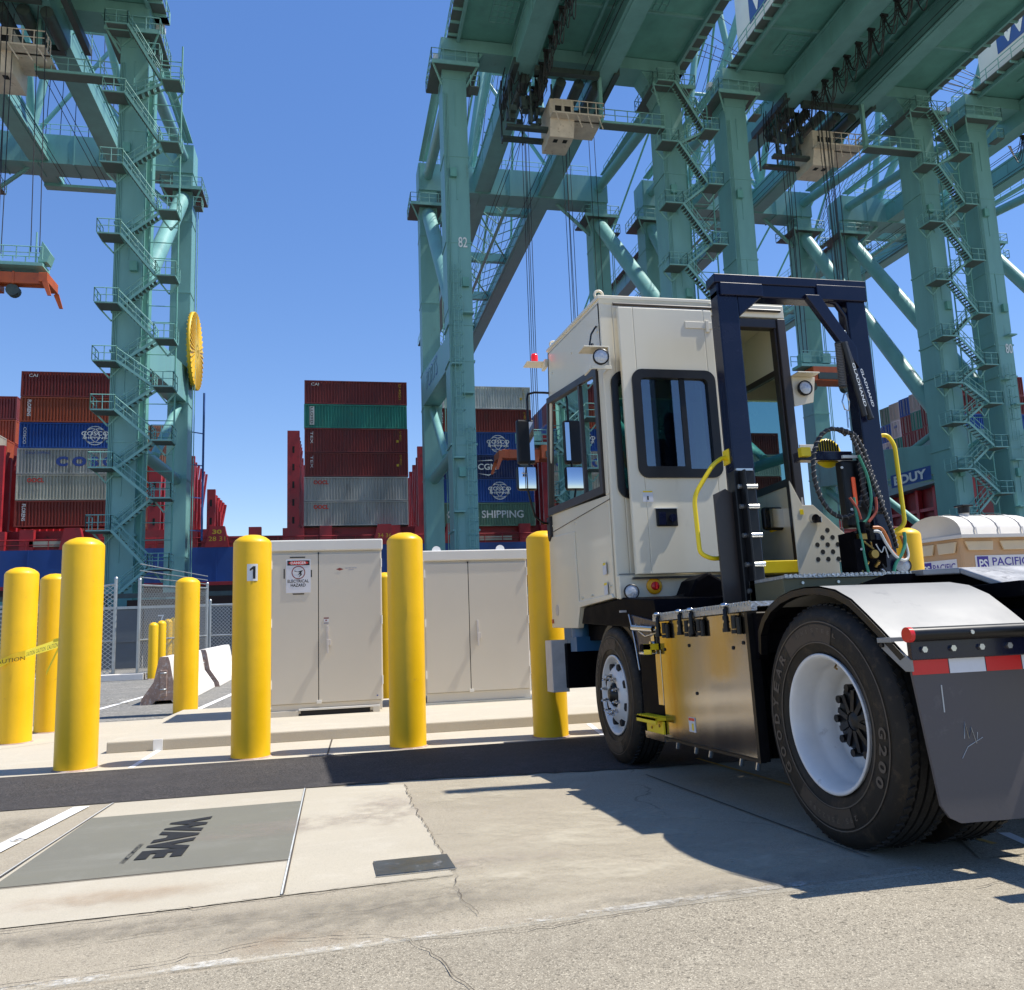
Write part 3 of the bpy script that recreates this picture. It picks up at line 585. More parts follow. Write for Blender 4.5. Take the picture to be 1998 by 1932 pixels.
def make_crane(X0,label,near_z=27,boom_end=150,hx=.35,td=0,lad=31):
    t=thing('container_crane',label,'crane',(X0,YN,0),group='teal container cranes on the quay')
    for lx in (0,20.5):
        # near leg, slightly tapered, with collars
        mb=MB()
        for z0,z1,wd in ((-.3,27,2.05),(27,52,2.14)):
            mb.box(lx-wd/2,lx+wd/2,0,2.6,z0,z1)
        for z in (8,15.2,22.4,25.6,33,41,48.4): mb.box(lx-1.14,lx+1.14,-.04,2.64,z,z+.16)
        for z in (6,11,18,30,37,44): mb.box(lx-.04,lx+.04,-.05,0,z,z+3.2)
        mb.build('leg','teal',t)
        mb=MB(); mb.box(lx-1.0,lx+1.0,21.8,24.2,0,50)
        for z in (8,16,24,28,36,44,48): mb.box(lx-1.05,lx+1.05,21.75,24.25,z,z+.16)
        mb.build('leg','teal',t)
        # tie beam, braces
        MB().prism([(lx-1.0,2.5,22.4-td),(lx-1.0,21.9,24.2-td),(lx-1.0,21.9,27.9-td),(lx-1.0,2.5,25.3-td)],(1.8,0,0)).build('tie_beam','teal',t,.03)
        for nm,a,b,r in (('brace_pipe',(lx,2,15.6-td),(lx,22,16-td),.55),('brace_pipe',(lx,22,23.8-td),(lx,11.5,16.4-td),.42),('brace_pipe',(lx,22,46.8),(lx,2.2,near_z),.78),('brace_pipe',(lx,1.5,49.2),(lx,23.5,51.5),.55)):
            MB().cyl(a,b,r,16).build(nm,'teal',t)
        MB().cyl((lx,2,27-td),(lx,10,24.6-td),.3,10).build('gusset_pipe','teal',t)
        # platforms round legs
        for (y0,y1,z) in ((-1.1,3.6,49.4),(20.8,25.2,47.6),):
            mb=MB(); mb.box(lx-2.1,lx+2.1,y0,y1,z-.12,z,1); mb.box(lx-2.12,lx+2.12,y0-.02,y0+.08,z-.3,z+.05,0); railing(mb,[(lx-2.1,y0,z),(lx+2.1,y0,z),(lx+2.1,y1,z),(lx-2.1,y1,z),(lx-2.1,y0,z)],1.1,.04,1.0)
            mb.box(lx+1.3,lx+2.1,y0,y0+1.2,z-2.3,z-2.2,1); railing(mb,[(lx+1.3,y0,z-2.2),(lx+2.1,y0,z-2.2),(lx+2.1,y0+1.2,z-2.2)],1.0,.04,.6)
            for sx in (-1,1): mb.beam((lx+sx*2,y0+.2,z-.1),(lx+sx*1.1,y0+1.1,z-1.6),.12,.16)
            mb.build('leg_platform',['teal_rail','tread'],t)
    for y,z in ((1.3,1.2),(23,1.2)):
        MB().box(-3,23.5,y-1,y+1,1.6,3.6).build('sill_beam','teal_dark',t)
        for k in range(8): MB().box(-2.4+k*3.3,-.2+k*3.3,y-.6,y+.6,.15,1.6).build('bogie','dark_machine',t,.05)
    mb=MB().box(-1.07,21.57,21.6,24.4,49.55,52.8); 
    for k in range(7): mb.box(-.9+k*3.5,-.78+k*3.5,21.55,24.45,49.45,52.85)
    mb.build('portal_beam','teal',t)
    MB().box(-1.12,21.62,-.2,2.4,51.15,52.3).build('portal_beam','teal',t)
    mb=MB(); railing(mb,[(1.2,21.7,52.9),(19.3,21.7,52.9)],1.1,.04,2); mb.build('beam_railing','teal_rail',t)
    # corner haunches
    for lx,s in ((1.1,1),(19.4,-1)): MB().prism([(lx,0,51.15),(lx+s*1.6,0,51.15),(lx,0,48.6)],(0,2.2,0)).build('haunch','teal',t)
    # boom girders
    for gx in (5.4,13.2):
        mb=MB().box(gx,gx+1.62,-27,boom_end-YN,49.7,51.95); mb.box(gx-.1,gx+1.72,-27,boom_end-YN,51.8,52.05)
        if gx<6: mb.box(gx+1.62,gx+1.9,-27,boom_end-YN,49.8,50.0)
        else: mb.box(gx-.28,gx,-27,boom_end-YN,49.8,50.0)
        for k in range(int((boom_end-YN+27)/6)): mb.box(gx-.04,gx,-26+k*6,-25.88+k*6,49.75,51.8)
        mb.build('boom_girder','teal',t)
        mb=MB(); xw=gx-.75 if gx<6 else gx+1.75
        mb.box(xw,xw+.7,24,boom_end-YN,51.6,51.7,1); railing(mb,[(xw if gx<6 else xw+.7,3,51.7),(xw if gx<6 else xw+.7,boom_end-YN,51.7)],1.1,.04,2.4)
        for k in range(int((boom_end-YN-3)/2.4)): mb.beam((xw+.35,3+2.4*k,51.6),(gx+.8,3+2.4*k,50.6),.07,.09)
        mb.build('girder_walkway',['teal_rail','tread'],t)
    # cross ties and underboom truss
    for y in range(28,int(boom_end-YN)-2,14):
        mb=MB().box(7.1,13.2,y,y+.8,50.6,51.8); mb.cyl((7,y+.4,50.8),(13.3,y+14,50.8),.14,6); mb.build('cross_tie','teal',t)
    # machinery deck seen from below, with frames
    mb=MB().box(.3,21.6,-28,1.0,52.4,52.7,1)
    for k in range(5): mb.box(.3,21.6,-27.6+k*7.1,-27.4+k*7.1,52.15,52.4,0)
    for xx in (.3,8.6,12.0,21.35): mb.box(xx,xx+.25,-28,1.0,51.9,52.4,0)
    for (a,b,c_,d) in ((2.8,5.0,-5.5,-2.8),(8.9,11.8,-13,-9.2),(15.3,17.6,-9.6,-6.4)):
        mb.box(a,b,c_,d,52.3,52.42,1)
        for k in range(5): mb.box(a+(b-a)*k/4-.03,a+(b-a)*k/4+.03,c_,d,52.24,52.3,0)
        for k in range(5): mb.box(a,b,c_+(d-c_)*k/4-.03,c_+(d-c_)*k/4+.03,52.24,52.3,0)
    mb.build('machinery_deck',['teal','teal_dark'],t)
    mb=MB()
    for xa,xb in ((-.55,.3),(21.6,22.7)):
        mb.box(xa,xb,-28,2.2,52.35,52.45,1)
        for k in range(19): mb.box(xa,xb,-28+1.6*k,-27.85+1.6*k,52.15,52.35,0)
        xo=xa if xa<1 else xb; railing(mb,[(xo,-28,52.45),(xo,2.2,52.45)],1.1,.045,1.6)
    mb.box(-.55,22.7,1.0,2.0,52.35,52.45,1); railing(mb,[(-.55,2.0,52.45),(22.7,2.0,52.45)],1.1,.045,1.6)
    mb.build('deck_walkway',['teal_rail','tread'],t)
    h=MB().box(hx,20.4,-25,-.9,52.72,61.5).build('machinery_house','house_white',t)
    MB().box(hx-.04,hx,-13.5,-3.4,54.6,57.9).build('sign_panel','wbct_blue',h)
    mb=MB(); text(mb,'WBCT',(hx-.07,-3.9,55.0),(0,-1,0),(0,0,1),8.8,2.4,0,.02); mb.build('lettering','text_white',h)
    mb=MB().box(.5,20.5,-25.1,-2.1,61.5,61.8); mb.build('roof','teal_rail',h)
    # A-frame above waterside legs and stays
    for a,b in (((4.9,23,52.8),(9.2,23,80)),((15.6,23,52.8),(11.4,23,80)),((5.2,23,52.8),(9.2,0,80)),((15.2,23,52.8),(11.4,0,80))):
        MB().cyl(a,b,.42,12).build('a_frame_leg','teal',t)
    MB().box(8.6,12,-.8,24,79.5,81).build('a_frame_head','teal',t)
    for gx in (6.2,14.2):
        if boom_end>130: MB().cyl((gx+ (2.8 if gx<10 else -2.6),23,80),(gx,boom_end-YN-6,52),.16,8).cyl((gx+(2.8 if gx<10 else -2.6),23,80),(gx,boom_end-YN-40,52),.16,8).build('forestay','teal_dark',t)
    # rope fans from the head frame
    random.seed(3)
    for k in range(9):
        xx=5.5+k*1.2; MB().cyl((xx,22.5,74+random.uniform(-3,5)),(xx+random.uniform(-1,1),1.5,52.6),.04,4).build('stay_rope','cable',t); MB().cyl((xx,24,74),(xx+random.uniform(-.6,.6),min(boom_end-YN-4,38+4*k),52.3),.04,4).build('stay_rope','cable',t)
    for a,b in (((4.9,23,52.8),(13.8,23,66)),((15.6,23,52.8),(6.8,23,66)),((6.8,23,66),(13.8,23,66)),((1,23,46),(5,23,49.7)),((19.5,23,46),(15.5,23,49.7))): MB().cyl(a,b,.22,8).build('cross_tube','teal',t)
    # extra walkway, conduits, floodlights, ropes
    if boom_end>130:
        mb=MB(); mb.box(9.4,9.8,24,boom_end-YN,49.2,49.28,0); railing(mb,[(9.2,24,49.28),(9.2,boom_end-YN,49.28)],1.1,.04,1.6); railing(mb,[(10,24,49.28),(10,boom_end-YN,49.28)],1.1,.04,1.6)
        for k in range(int((boom_end-YN-24)/3)): mb.beam((7.2,24+3*k,50.2),(9.3,25+3*k,49.2),.09,.09); mb.beam((13,24+3*k,50.2),(9.9,25+3*k,49.2),.09,.09)
        mb.build('catenary_walkway',['teal_rail','tread'],t)
    for xx in (7.9,8.3,11.6,12.2): MB().cyl((xx,-26,49.3),(xx,boom_end-YN-2,49.3),.035,5).build('trolley_rope','cable',t)
    for lx in (0,20.5):
        mb=MB()
        for q in (-.70,-.82,-.94): mb.cyl((lx+q,-.08,4),(lx+q,-.08,47),.035,5)
        mb.build('conduit','teal_rail',t)
        for z,q in ((12.5,-.5),(29,.2),(39,-.6)): MB().box(lx+q,lx+q+.55,-.35,-.02,z,z+.8).build('junction_box','teal_dark',t)
        MB().cyl((lx+1.4,22,3),(lx+1.4,22,46),.05,5).cyl((lx+1.6,22,3),(lx+1.6,22,46),.05,5).build('conduit','teal_rail',t)
    for xx in (-1.2,4.4,11,16,22):
        MB().box(xx-.35,xx+.35,1.9,2.5,51.7,52.2).build('floodlight','house_white',t)
    for s_x in (-.6,21.1):
        mb=MB(); mb.cyl((s_x,2.2,51),(s_x,20.8,52.4),.07,5); railing(mb,[(s_x,2.2,52.2),(s_x,21.2,52.9)],1.0,.04,1.8); mb.beam((s_x,2.2,52.1),(s_x,21.2,52.8),.9,.12); mb.build('side_walkway','teal_rail',t)
    # festoon loops under the boom
    random.seed(int(X0*10)%97)
    for k in range(16):
        y=-24+k*1.75; mb=MB(); xx=7.6
        for j in range(4):
            sag=random.uniform(1.2,3.0); pts=[]
            for i in range(9):
                q=i/8; pts.append((xx+.12*j+random.uniform(-.03,.03),y+1.75*q,50.0-.15-sag*4*q*(1-q)))
            mb.tube(pts,.045,5)
        mb.box(xx-.1,xx+.6,y-.1,y+.1,49.85,50.05); mb.build('festoon_cable','cable',t)
    # stair tower on the right leg
    zl=[8.3,13,17.4,21.2,25.8,31.4,37.3,43.3,49.3]; zr=[5.4,10.7,15.1,19.3,23.1,28.2,33.6,39.4,44.8]
    for z in zl: landing(18.6,20.3,-1.75,-.05,z,t)
    for z in zr: landing(22.9,24.4,-1.75,-.05,z,t)
    for i in range(9):
        mb=MB(); stairs(mb,(22.9,-1.7,zr[i]),(20.3,-1.7,zl[i])); mb.build('stair_flight',['teal_rail','tread'],t)
        if i<8:
            mb=MB(); stairs(mb,(20.3,-.95,zl[i]),(22.9,-.95,zr[i+1])); mb.build('stair_flight',['teal_rail','tread'],t)
    mb=MB(); stairs(mb,(19.2,-1.7,2.0),(22.9,-1.7,5.4)); mb.build('stair_flight',['teal_rail','tread'],t)
    mb=MB()
    for x_,y_ in ((22.0,.1),(24.2,.1)): mb.cyl((x_,y_,4),(x_,y_,49),.07,6)
    for k in range(33): mb.cyl((22.0,.1,5+k*1.33),(24.2,.1,5+k*1.33),.04,5)
    mb.build('lift_mast','teal_dark',t)
    MB().box(21.4,22.0,.6,1.6,3.5,46).build('cable_duct','teal_dark',t)
    # caged ladder on left leg
    mb=MB()
    for lx_,z0,z1,y_ in ((-.35,16,lad,-.35),(.45,4.5,17,-.35)):
        for s in (-.25,.25): mb.cyl((lx_+s,y_,z0),(lx_+s,y_,z1),.035,5)
        k=z0
        while k<z1: mb.cyl((lx_-.25,y_,k),(lx_+.25,y_,k),.022,4); k+=.45
        k=z0+2
        while k<z1:
            mb.tube([(lx_-.3,y_,k),(lx_-.42,y_-.5,k),(lx_,y_-.75,k),(lx_+.42,y_-.5,k),(lx_+.3,y_,k)],.03,4); k+=1.1
        for s in (-.36,0,.36): mb.cyl((lx_+s,y_-.62,z0+2),(lx_+s,y_-.62,z1),.025,4)
    for z,xo in ((9.5,-.6),(14.0,-.5),(19.5,.4),(22,-.5),(26.5,.6)): mb.box(xo-.45,xo+.45,-.7,0,z,z+.12)
    mb.build('caged_ladder','teal_rail',t)
    # side walkway from cab level to right leg
    mb=MB(); mb.box(13.4,19.4,-.9,.2,45.0,45.2,0); mb.box(13.4,19.4,-.85,.15,44.94,45,1); railing(mb,[(13.4,-.9,45.2),(19.4,-.9,45.2)],1.1,.045,1.2)
    mb.box(13.3,13.6,-.6,-.2,45.2,50,0); mb.build('cab_walkway',['teal_rail','tread'],t)
    return t
def leg_number(t,txt,lx,y,z,hh=.95):
    mb=MB(); text(mb,txt,(lx-.38,y,z),(1,0,0),(0,0,1),.78,hh,0,.01); mb.build('number','text_white',t)
def walk_text(t,lx):
    mb=MB(); text(mb,'PORTS',(lx-1.03,18.3,25.0),(0,-1,-.11),(0,0,1),9.5,1.9,0,.01)
    text(mb,'PORTS',(lx-1.035,18.15,25.15),(0,-1,-.11),(0,0,1),9.2,1.6,1,-.0); mb.build('lettering',['wbct_blue','teal_rail'],t)
cr82=make_crane(10.4,'teal crane with the white number 82 on its near left leg',hx=1.2)
leg_number(cr82,'82',.35,-.06,32.6); leg_number(cr82,'82',-.2,21.74,26.8,.95); walk_text(cr82,0)
cr83=make_crane(-36.6,'teal crane at the left edge with a big yellow cable reel',boom_end=94.5)
cr81=make_crane(37.5,'teal crane whose two near legs rise behind the truck rack',near_z=19,td=9.2)
cr80=make_crane(64.4,'teal crane with the white number 80 on its leg at the right edge',near_z=20,td=9.2,lad=23.5)
MB().box(19.44,19.48,2.9,8.9,12.75,14.1).build('name_panel','wbct_blue',cr81); mb=MB(); text(mb,'BDUY',(19.41,8.4,12.95),(0,-1,0),(0,0,1),4.9,.95,0,.04); mb.build('lettering','text_white',cr81)
leg_number(cr80,'80',.5,-.06,24.8,.98)
# reel
MR=MB(); prof=[(.2,-.28),(.9,-.2),(2.6,-.12),(4.05,-.16),(4.15,-.15),(4.15,.15),(4.05,.16),(2.6,.12),(.9,.2),(.2,.28)]
MR.lathe(prof,(21.9,23,30),(1,0,0),44)
rl=MR.build('cable_reel','reel_yellow',cr83)
mb=MB()
for k in range(44):
    a=2*math.pi*k/44; p=(22.1,23+.5*math.cos(a),30+.5*math.sin(a)); q=(22.1,23+4.12*math.cos(a),30+4.12*math.sin(a)); mb.beam(p,q,.08,.14)
    mb.beam((21.7,p[1],p[2]),(21.7,q[1],q[2]),.08,.14)
mb.build('spoke','reel_yellow',rl); MB().box(20.6,21.7,22.2,23.8,29,31).build('reel_drive','dark_machine',cr83)
mb=MB().cyl((22.6,25,10),(22.6,25,26),.12,6)
for z in (11,14.5,18,21.5): mb.beam((21.4,24,z),(22.6,25,z),.08,.1)
mb.build('cable_guide','wbct_blue',cr83)
# sheave clutter at the 83 boom hinge
mb=MB(); random.seed(2)
mb.box(5.4,15,26.2,27.2,49.4,49.7); mb.build('boom_hinge',['teal_rail'],cr83)

# ---- trolleys ----
def trolley(X0,Yt,label):
    t=thing('crane_trolley',label,'crane trolley',(X0,Yt,46.0),group='beige trolley cabs hanging under the crane booms')
    mb=MB().box(7.2,13.2,-3.3,-2.7,3.2,3.7).box(7.2,13.2,2.7,3.3,3.2,3.7)
    for x in (5.2,14.6): mb.box(x,x+.5,-3.4,3.4,3.5,4.2)
    for k in range(5): mb.cyl((6.5+1.7*k,-2,3.2),(6.5+1.7*k,2,3.2),.5,10)
    mb.box(4.8,8.7,-1.3,-.7,-1.2,-.9).box(4.8,8.7,.6,1.2,-1.2,-.9); 
    for x in (5,7,9): mb.beam((x,-1.8,-1),(x,-1.8,3),.15,.15); mb.beam((x,1.8,-1),(x,1.8,3),.15,.15)
    random.seed(int(X0)+5)
    for k in range(16): mb.box(*(lambda a,b,c:(a,a+random.uniform(.2,.8),b,b+random.uniform(.2,.8),c,c+random.uniform(.3,1.0)))(random.uniform(4.8,8),random.uniform(-2,1.5),random.uniform(-1,2)))
    mb.build('frame','dark_machine',t)
    c=MB(); c.prism([(8.7,-1.6,-2.0),(8.7,1.4,-2.0),(8.7,1.4,1.5),(8.7,-2.0,1.5),(8.7,-2.0,-.6)],(2.3,0,0)); cb=c.build('operator_cab','cab_beige',t,.06)
    mb=MB(); 
    for x in (9.2,10.1): mb.box(x,x+.6,-2.02,-1.98,.0,.9); mb.box(x,x+.4,-1.2,-.7,-2.03,-1.98)
    mb.build('window','black_gap',cb)
    mb=MB().box(8.7,13.6,-2.9,-1.7,-.45,-.3); railing(mb,[(8.9,-2.9,-.3),(13.6,-2.9,-.3),(13.6,-1.7,-.3)],1.15,.05,.75)
    for k in range(5): mb.beam((9+k*1,-2.9,-.4),(9.6+k*1,-2.3,-1.3),.08,.08)
    mb.box(11,13.6,-1.9,1,-.45,-.35); mb.build('cab_platform','cab_beige',t)
    mb=MB(); random.seed(9)
    for k in range(14):
        x=random.uniform(4.6,8.6); y=random.uniform(-2.5,2); L=random.uniform(1.5,4.5); s=random.uniform(.2,.5)
        mb.tube([(x,y,4),(x-s,y,4-L*.6),(x,y+.1,4-L),(x+s,y+.1,4-L*.7),(x+s,y,3.5)],.05,5)
    mb.build('hose_loop','cable',t)
    return t
trolley(-36.6+1.2,66.8,'beige trolley cab hanging at the upper left corner under the left crane boom')
trolley(10.4,69.0,'beige trolley cab hanging between the boom girders of crane 82')
trolley(37.5,70.0,'beige trolley cab with hanging hose loops, above the truck rack')
# ---- spreaders ----
def spreader(X0,Y0,Z0,ztop,label,short=False):
    t=thing('container_spreader',label,'spreader',(X0,Y0,Z0),group='orange container spreaders hanging from the cranes')
    E_=3.0 if short else 6.0
    mb=MB().box(-5.6*E_/6,5.6*E_/6,-.45,-.1,.3,1.15).box(-5.6*E_/6,5.6*E_/6,.1,.45,.3,1.15).box(-2,2,-1.0,1.0,.2,1.5).box(-2.6,-2.2,-.8,.8,-.1,.4).box(2.2,2.6,-.8,.8,-.1,.4)
    for s in (-1,1): mb.box(min(s*(E_-.5),s*(E_+.1)),max(s*(E_-.5),s*(E_+.1)),-1.2,1.2,.2,.9)
    for k in range(6): mb.box((-5+1.7*k)*E_/6,(-4.85+1.7*k)*E_/6,-.5,.5,.25,1.2)
    mb.build('spreader_frame','orange',t,.03)
    for sx in (-1,1):
        for sy in (-1,1): MB().prism([(sx*E_,sy*1.2,.3),(sx*(E_+.15),sy*1.2,.2),(sx*(E_+.45),sy*1.25,-.9),(sx*(E_+.2),sy*1.25,-.9),(sx*(E_-.2),sy*1.2,.1)],(0,sy*.12,0)).build('guide_flipper','orange',t)
    q_=E_*.58
    mb=MB().cyl((-q_,-.3,-.15),(-q_,.3,-.15),.45,14).cyl((q_,-.3,-.15),(q_,.3,-.15),.45,14).box(-1.6,1.6,-1.15,-.9,.3,.9); mb.build('drive_unit','dark_machine',t)
    A_=min(5.6,E_+.3); B_=max(-4,-E_)
    mb=MB().box(B_,A_,-.8,.8,1.55,1.8); railing(mb,[(B_,-.9,2),(A_,-.9,2)],.95,.04,.9); railing(mb,[(B_,.9,2),(A_,.9,2)],.95,.04,.9)
    for x in (-2.6,-.6,1.5): mb.box(x,x+.8,-.5,.5,2,2.9)
    mb.prism([(A_-.4,-.5,2),(A_+.2,-.5,2),(A_+.4,-.5,2.7),(A_-.2,-.5,3.6)],(0,1,0)); mb.cyl((A_-.6,-.4,2),(A_-.6,-.4,4.3),.06,6); mb.build('head_block','teal_rail',t)
    mb=MB()
    for x in (-2.4,-2.0,2.0,2.4,A_-1,A_-.4):
        mb.cyl((x,-.3,2.8),(x*.95,-.6,ztop-Z0),.035,5); 
        if abs(x)<4: mb.cyl((x,.3,2.8),(x*.95,.6,ztop-Z0),.035,5)
    mb.build('hoist_rope','cable',t); return t
spreader(-26.6,64.0,26.0,48.6,'orange spreader with green head block, cut by the left edge under its crane')
spreader(20.7,74.7,15.2,48.6,'orange spreader in front of the blue containers, partly behind the truck mirrors')
spreader(43.9,65.8,20.7,48.6,'orange spreader behind the right work lamp of the cab',True)
spreader(74.6,68,20.6,48.6,'orange spreader cut by the right picture edge beside leg 80')

# ================= container ship 1 =================
sh=thing('container_ship','blue hulled container ship with red deck, loaded with containers behind the cranes','ship',(0,99,0))
mb=MB().box(-190,75,0,46,-2.6,5.6,0).box(-190,75,-.05,46,5.6,6.0,1).box(-190,75,0,46,6.0,9.9,2)
for k in range(40): mb.box(-189+6.5*k,-188.9+6.5*k,-.04,0,6.0,9.9,2)
mb.build('hull',['dark_hull','deck_red','hull_blue'],sh)
mb=MB().box(-190,75,.6,45,9.9,11.2,1).box(-190,-13.4,2,44,11.2,12.2,0).box(-4.5,75,2,44,11.2,12.2,0).box(-190,75,.5,44,9.9,10.1,0)
for k in range(33): mb.box(-186+8*k,-184.6+8*k,.3,1.0,9.9,12.2,0)
mb.build('hatch_coaming',['deck_red','hull_red'],sh)
mb=MB(); railing(mb,[(-190,.05,9.9),(75,.05,9.9)],1.1,.05,2.2); mb.build('deck_railing','deck_red',sh)
def lash(x0,x1,z1,y0=.2,dp=44):
    mb=MB(); mb.box(x0,x1,y0,y0+.5,9.9,z1)
    for k in range(int(dp/2.5)): mb.box(x0,x1,y0+2+2.5*k,y0+2.5+2.5*k,9.9,z1-1.0-(k%2),0)
    mb.box(x0+.3,x1-.3,y0+1,y0+dp,9.9,12.5,0)
    z=12.5
    while z<z1-1: mb.box((x0+x1)/2-.12,(x0+x1)/2+.12,y0-.03,y0,z,z+.8,1); z+=2.1
    mb.box(x0-.5,x1+.5,y0-.05,y0+.6,9.9,12.0)
    for k in range(5): mb.beam((x0+.1,y0+.6+2*k,11),(x1-.1,y0+1.6+2*k,z1-.5),.25,.3)
    mb.build('lashing_bridge',['deck_red','black_gap'],sh)
for a in ((-37.9,-35.9,21.6),(-20.9,-19.6,19.5,.2,8),(-17.0,-16.0,20.5,.2,6),(-5.7,-4.3,23.6),(9.6,11.2,21.8),(25.2,26.9,23.5),(-14.6,-13.7,16.6,.2,5),(41,42.5,22)): lash(*a)
for x in (-13.4,5.5,-28.6,13.8): MB().prism([(x-1.3,-.1,9.9),(x+1.3,-.1,9.9),(x+.8,-.1,12.3),(x-.8,-.1,12.3)],(0,.8,0)).build('vent_block','deck_red',sh)
mb=MB(); text(mb,'30',(-13.9,-.13,11.4),(1,0,0),(0,0,1),1.0,.5,0,.03); text(mb,'28 31',(-14.3,-.13,10.6),(1,0,0),(0,0,1),1.8,.5); text(mb,'34 36',(4.7,-.13,10.7),(1,0,0),(0,0,1),1.6,.5); text(mb,'39',(13.4,-.13,10.7),(1,0,0),(0,0,1),.9,.5); mb.build('lettering','text_yellow',sh)
MB().box(-33,-26,.3,.5,10.3,10.9).build('stowed_gangway','box_beige',sh); MB().box(17,21,.3,.5,10.2,10.7).build('stowed_gangway','box_beige',sh)
# ---- containers ----
CW,CH,CD=12.3,2.90,2.44
def corr(mb,p0,ux,n,L,z0,z1,dep,inw,m=0):
    """corrugated sheet starting p0 along ux, n waves"""
    p0=Vector(p0);ux=Vector(ux);inw=Vector(inw);pts=[]
    s=L/n
    for k in range(n):
        b=k*s; pts+=[(b,0),(b+s*.30,0),(b+s*.5,dep),(b+s*.8,dep)]
    pts.append((L,0)); vs=[]
    for a,d in pts:
        q=p0+ux*a+inw*d; vs+=[(q.x,q.y,z0),(q.x,q.y,z1)]
    mb.add(vs,[(2*i,2*i+2,2*i+3,2*i+1) for i in range(len(pts)-1)],m)
CMESH={}
def cmesh(colr,detail=True):
    k=(colr,detail)
    if k in CMESH: return CMESH[k]
    mb=MB()
    f=.13
    corr(mb,(f,.05,0),(1,0,0),36 if detail else 20,CW-2*f,f,CH-f,.13,(0,1,0))
    mb.box(f,CW-f,.2,CD-.02,f,CH-.03)
    corr(mb,(CW-.02,f,0),(0,1,0),9,CD-2*f,f,CH-f,.06,(-1,0,0)); corr(mb,(.02,f,0),(0,1,0),9,CD-2*f,f,CH-f,.06,(1,0,0))
    for y in (0,CD-f):
        mb.box(0,CW,y,y+f,0,f); mb.box(0,CW,y,y+f,CH-f,CH)
        for x in (0,CW-f): mb.box(x,x+f,y,y+f,f,CH-f)
    for x in (0,CW-f):
        for z in (0,CH-f): mb.box(x,x+f,f,CD-f,z,z+f)
    me=mb.build('tmp','box_'+colr); d=me.data; d.name='container'; bpy.data.objects.remove(me); CMESH[k]=d; return d
CN=dict(maroon='dark red',rust='rusty orange',brownred='brownish red',blue='bright blue',navy='dark navy blue',grey='grey',beige='greyish beige',green='teal green',palegreen='dull green',whitegrey='pale grey white',tan='tan')
def container(x,y,z,colr,label,group,rot=0):
    o=bpy.data.objects.new('shipping_container',cmesh(colr)); col.objects.link(o); o.location=(x,y,z); o.rotation_euler.z=rot
    return tag(o,label,'container',group)
def logo(o,kind):
    mb=MB(); ux=(1,0,0);uz=(0,0,1);y=-.0
    if kind=='cosco_ring':
        for r in (1.12,): ringf(mb,7.9,1.45,r,r-.09,y,0,28); ringf(mb,7.9+.35,1.45,.85,.77,y,0,24); ringf(mb,7.9-.35,1.45,.85,.77,y,0,24)
        text(mb,'COSCO',(6.45,y-.03,1.45),ux,uz,2.9,.5,0,.02); text(mb,'SHIPPING',(6.6,y-.03,1.05),ux,uz,2.6,.28,0,.02); text(mb,'COSCO',(.45,y,2.35),(0,0,-1),ux,1.9,.3,0)
        ms=['text_white']
    elif kind=='cosco': text(mb,'C O S C O',(4.0,y,.85),ux,uz,8.0,1.15,0,.06); text(mb,'CHINA SHIPPING',(.8,y,2.25),ux,uz,2.6,.3,0); ms=['text_blue']
    elif kind=='oocl': text(mb,'OOCL',(1.1,y,2.0),ux,uz,1.75,.5,0,.04); ms=['text_red']
    elif kind=='florens': text(mb,'FLORENS',(.75,y,2.55),(0,0,-1),ux,1.9,.38,0,.02); ms=['text_white']
    elif kind=='cma': text(mb,'CMA CGM',(2.6,y,1.1),ux,uz,5.0,.78,0,.02); mb.prism([(5,y-.01,2.2),(7.0,y-.01,2.4),(7.2,y-.01,2.25)],(0,-.01,0)); mb.prism([(5.2,y-.01,.65),(6.6,y-.01,.35),(7.6,y-.01,.9),(6.6,y-.01,.5)],(0,-.01,0)); ms=['text_white']
    elif kind=='shipping': text(mb,'CHINA SHIPPING',(1.2,y,1.0),ux,uz,9.6,.95,0,.02); text(mb,'FLORENS',(.5,y,2.55),(0,0,-1),ux,1.9,.3,0,.02); ms=['text_white']
    elif kind=='panel': mb.box(.65,1.2,y-.02,y,.35,2.6,0); text(mb,'LLOYD',(.75,y-.03,2.5),(0,0,-1),ux,2.0,.32,1,.02); ms=['whitegrey_','text_black']; ms=['box_whitegrey','text_black']
    elif kind=='small': text(mb,'CAI',(.8,y,2.25),ux,uz,.9,.35,0); text(mb,'U 45G1',(11.3,y,2.6),(0,0,-1),ux,1.9,.28,1); ms=['text_white','text_yellow']
    elif kind=='code': text(mb,'TEX',(.7,y,2.5),(0,0,-1),ux,1.5,.3,0); text(mb,'U 45G1',(11.3,y,2.6),(0,0,-1),ux,1.2,.25,1); mb.box(10.9,11.2,y-.02,y,1.2,1.5,1); ms=['text_white','text_yellow']
    mb.build('lettering',ms,o)
def stack(x,z0,cols,where,logos,grp,y=100.0):
    n=len(cols)
    pos=['bottom','second from the bottom','third from the bottom','fourth from the bottom','fifth from the bottom','top']
    for i,c in enumerate(cols):
        p=pos[i] if i<n-1 else 'top'
        o=container(x+random.uniform(-.05,.05),y+random.uniform(-.03,.03),z0+i*(CH+.07),c,f'{CN[c]} container, {p} of the stack {where}',grp)
        if logos[i]: logo(o,logos[i])
random.seed(4)
stack(-34.85,12.6,['brownred','beige','grey','blue','rust','maroon'],'left beside the left crane',['florens','oocl','cosco','cosco_ring','florens','small'],'containers stacked at the left, six high')
stack(-3.8,12.3,['grey','grey','maroon','maroon','green','maroon'],'between the two cranes',['oocl','oocl','code','code','panel','small'],'containers stacked between the cranes, six high')
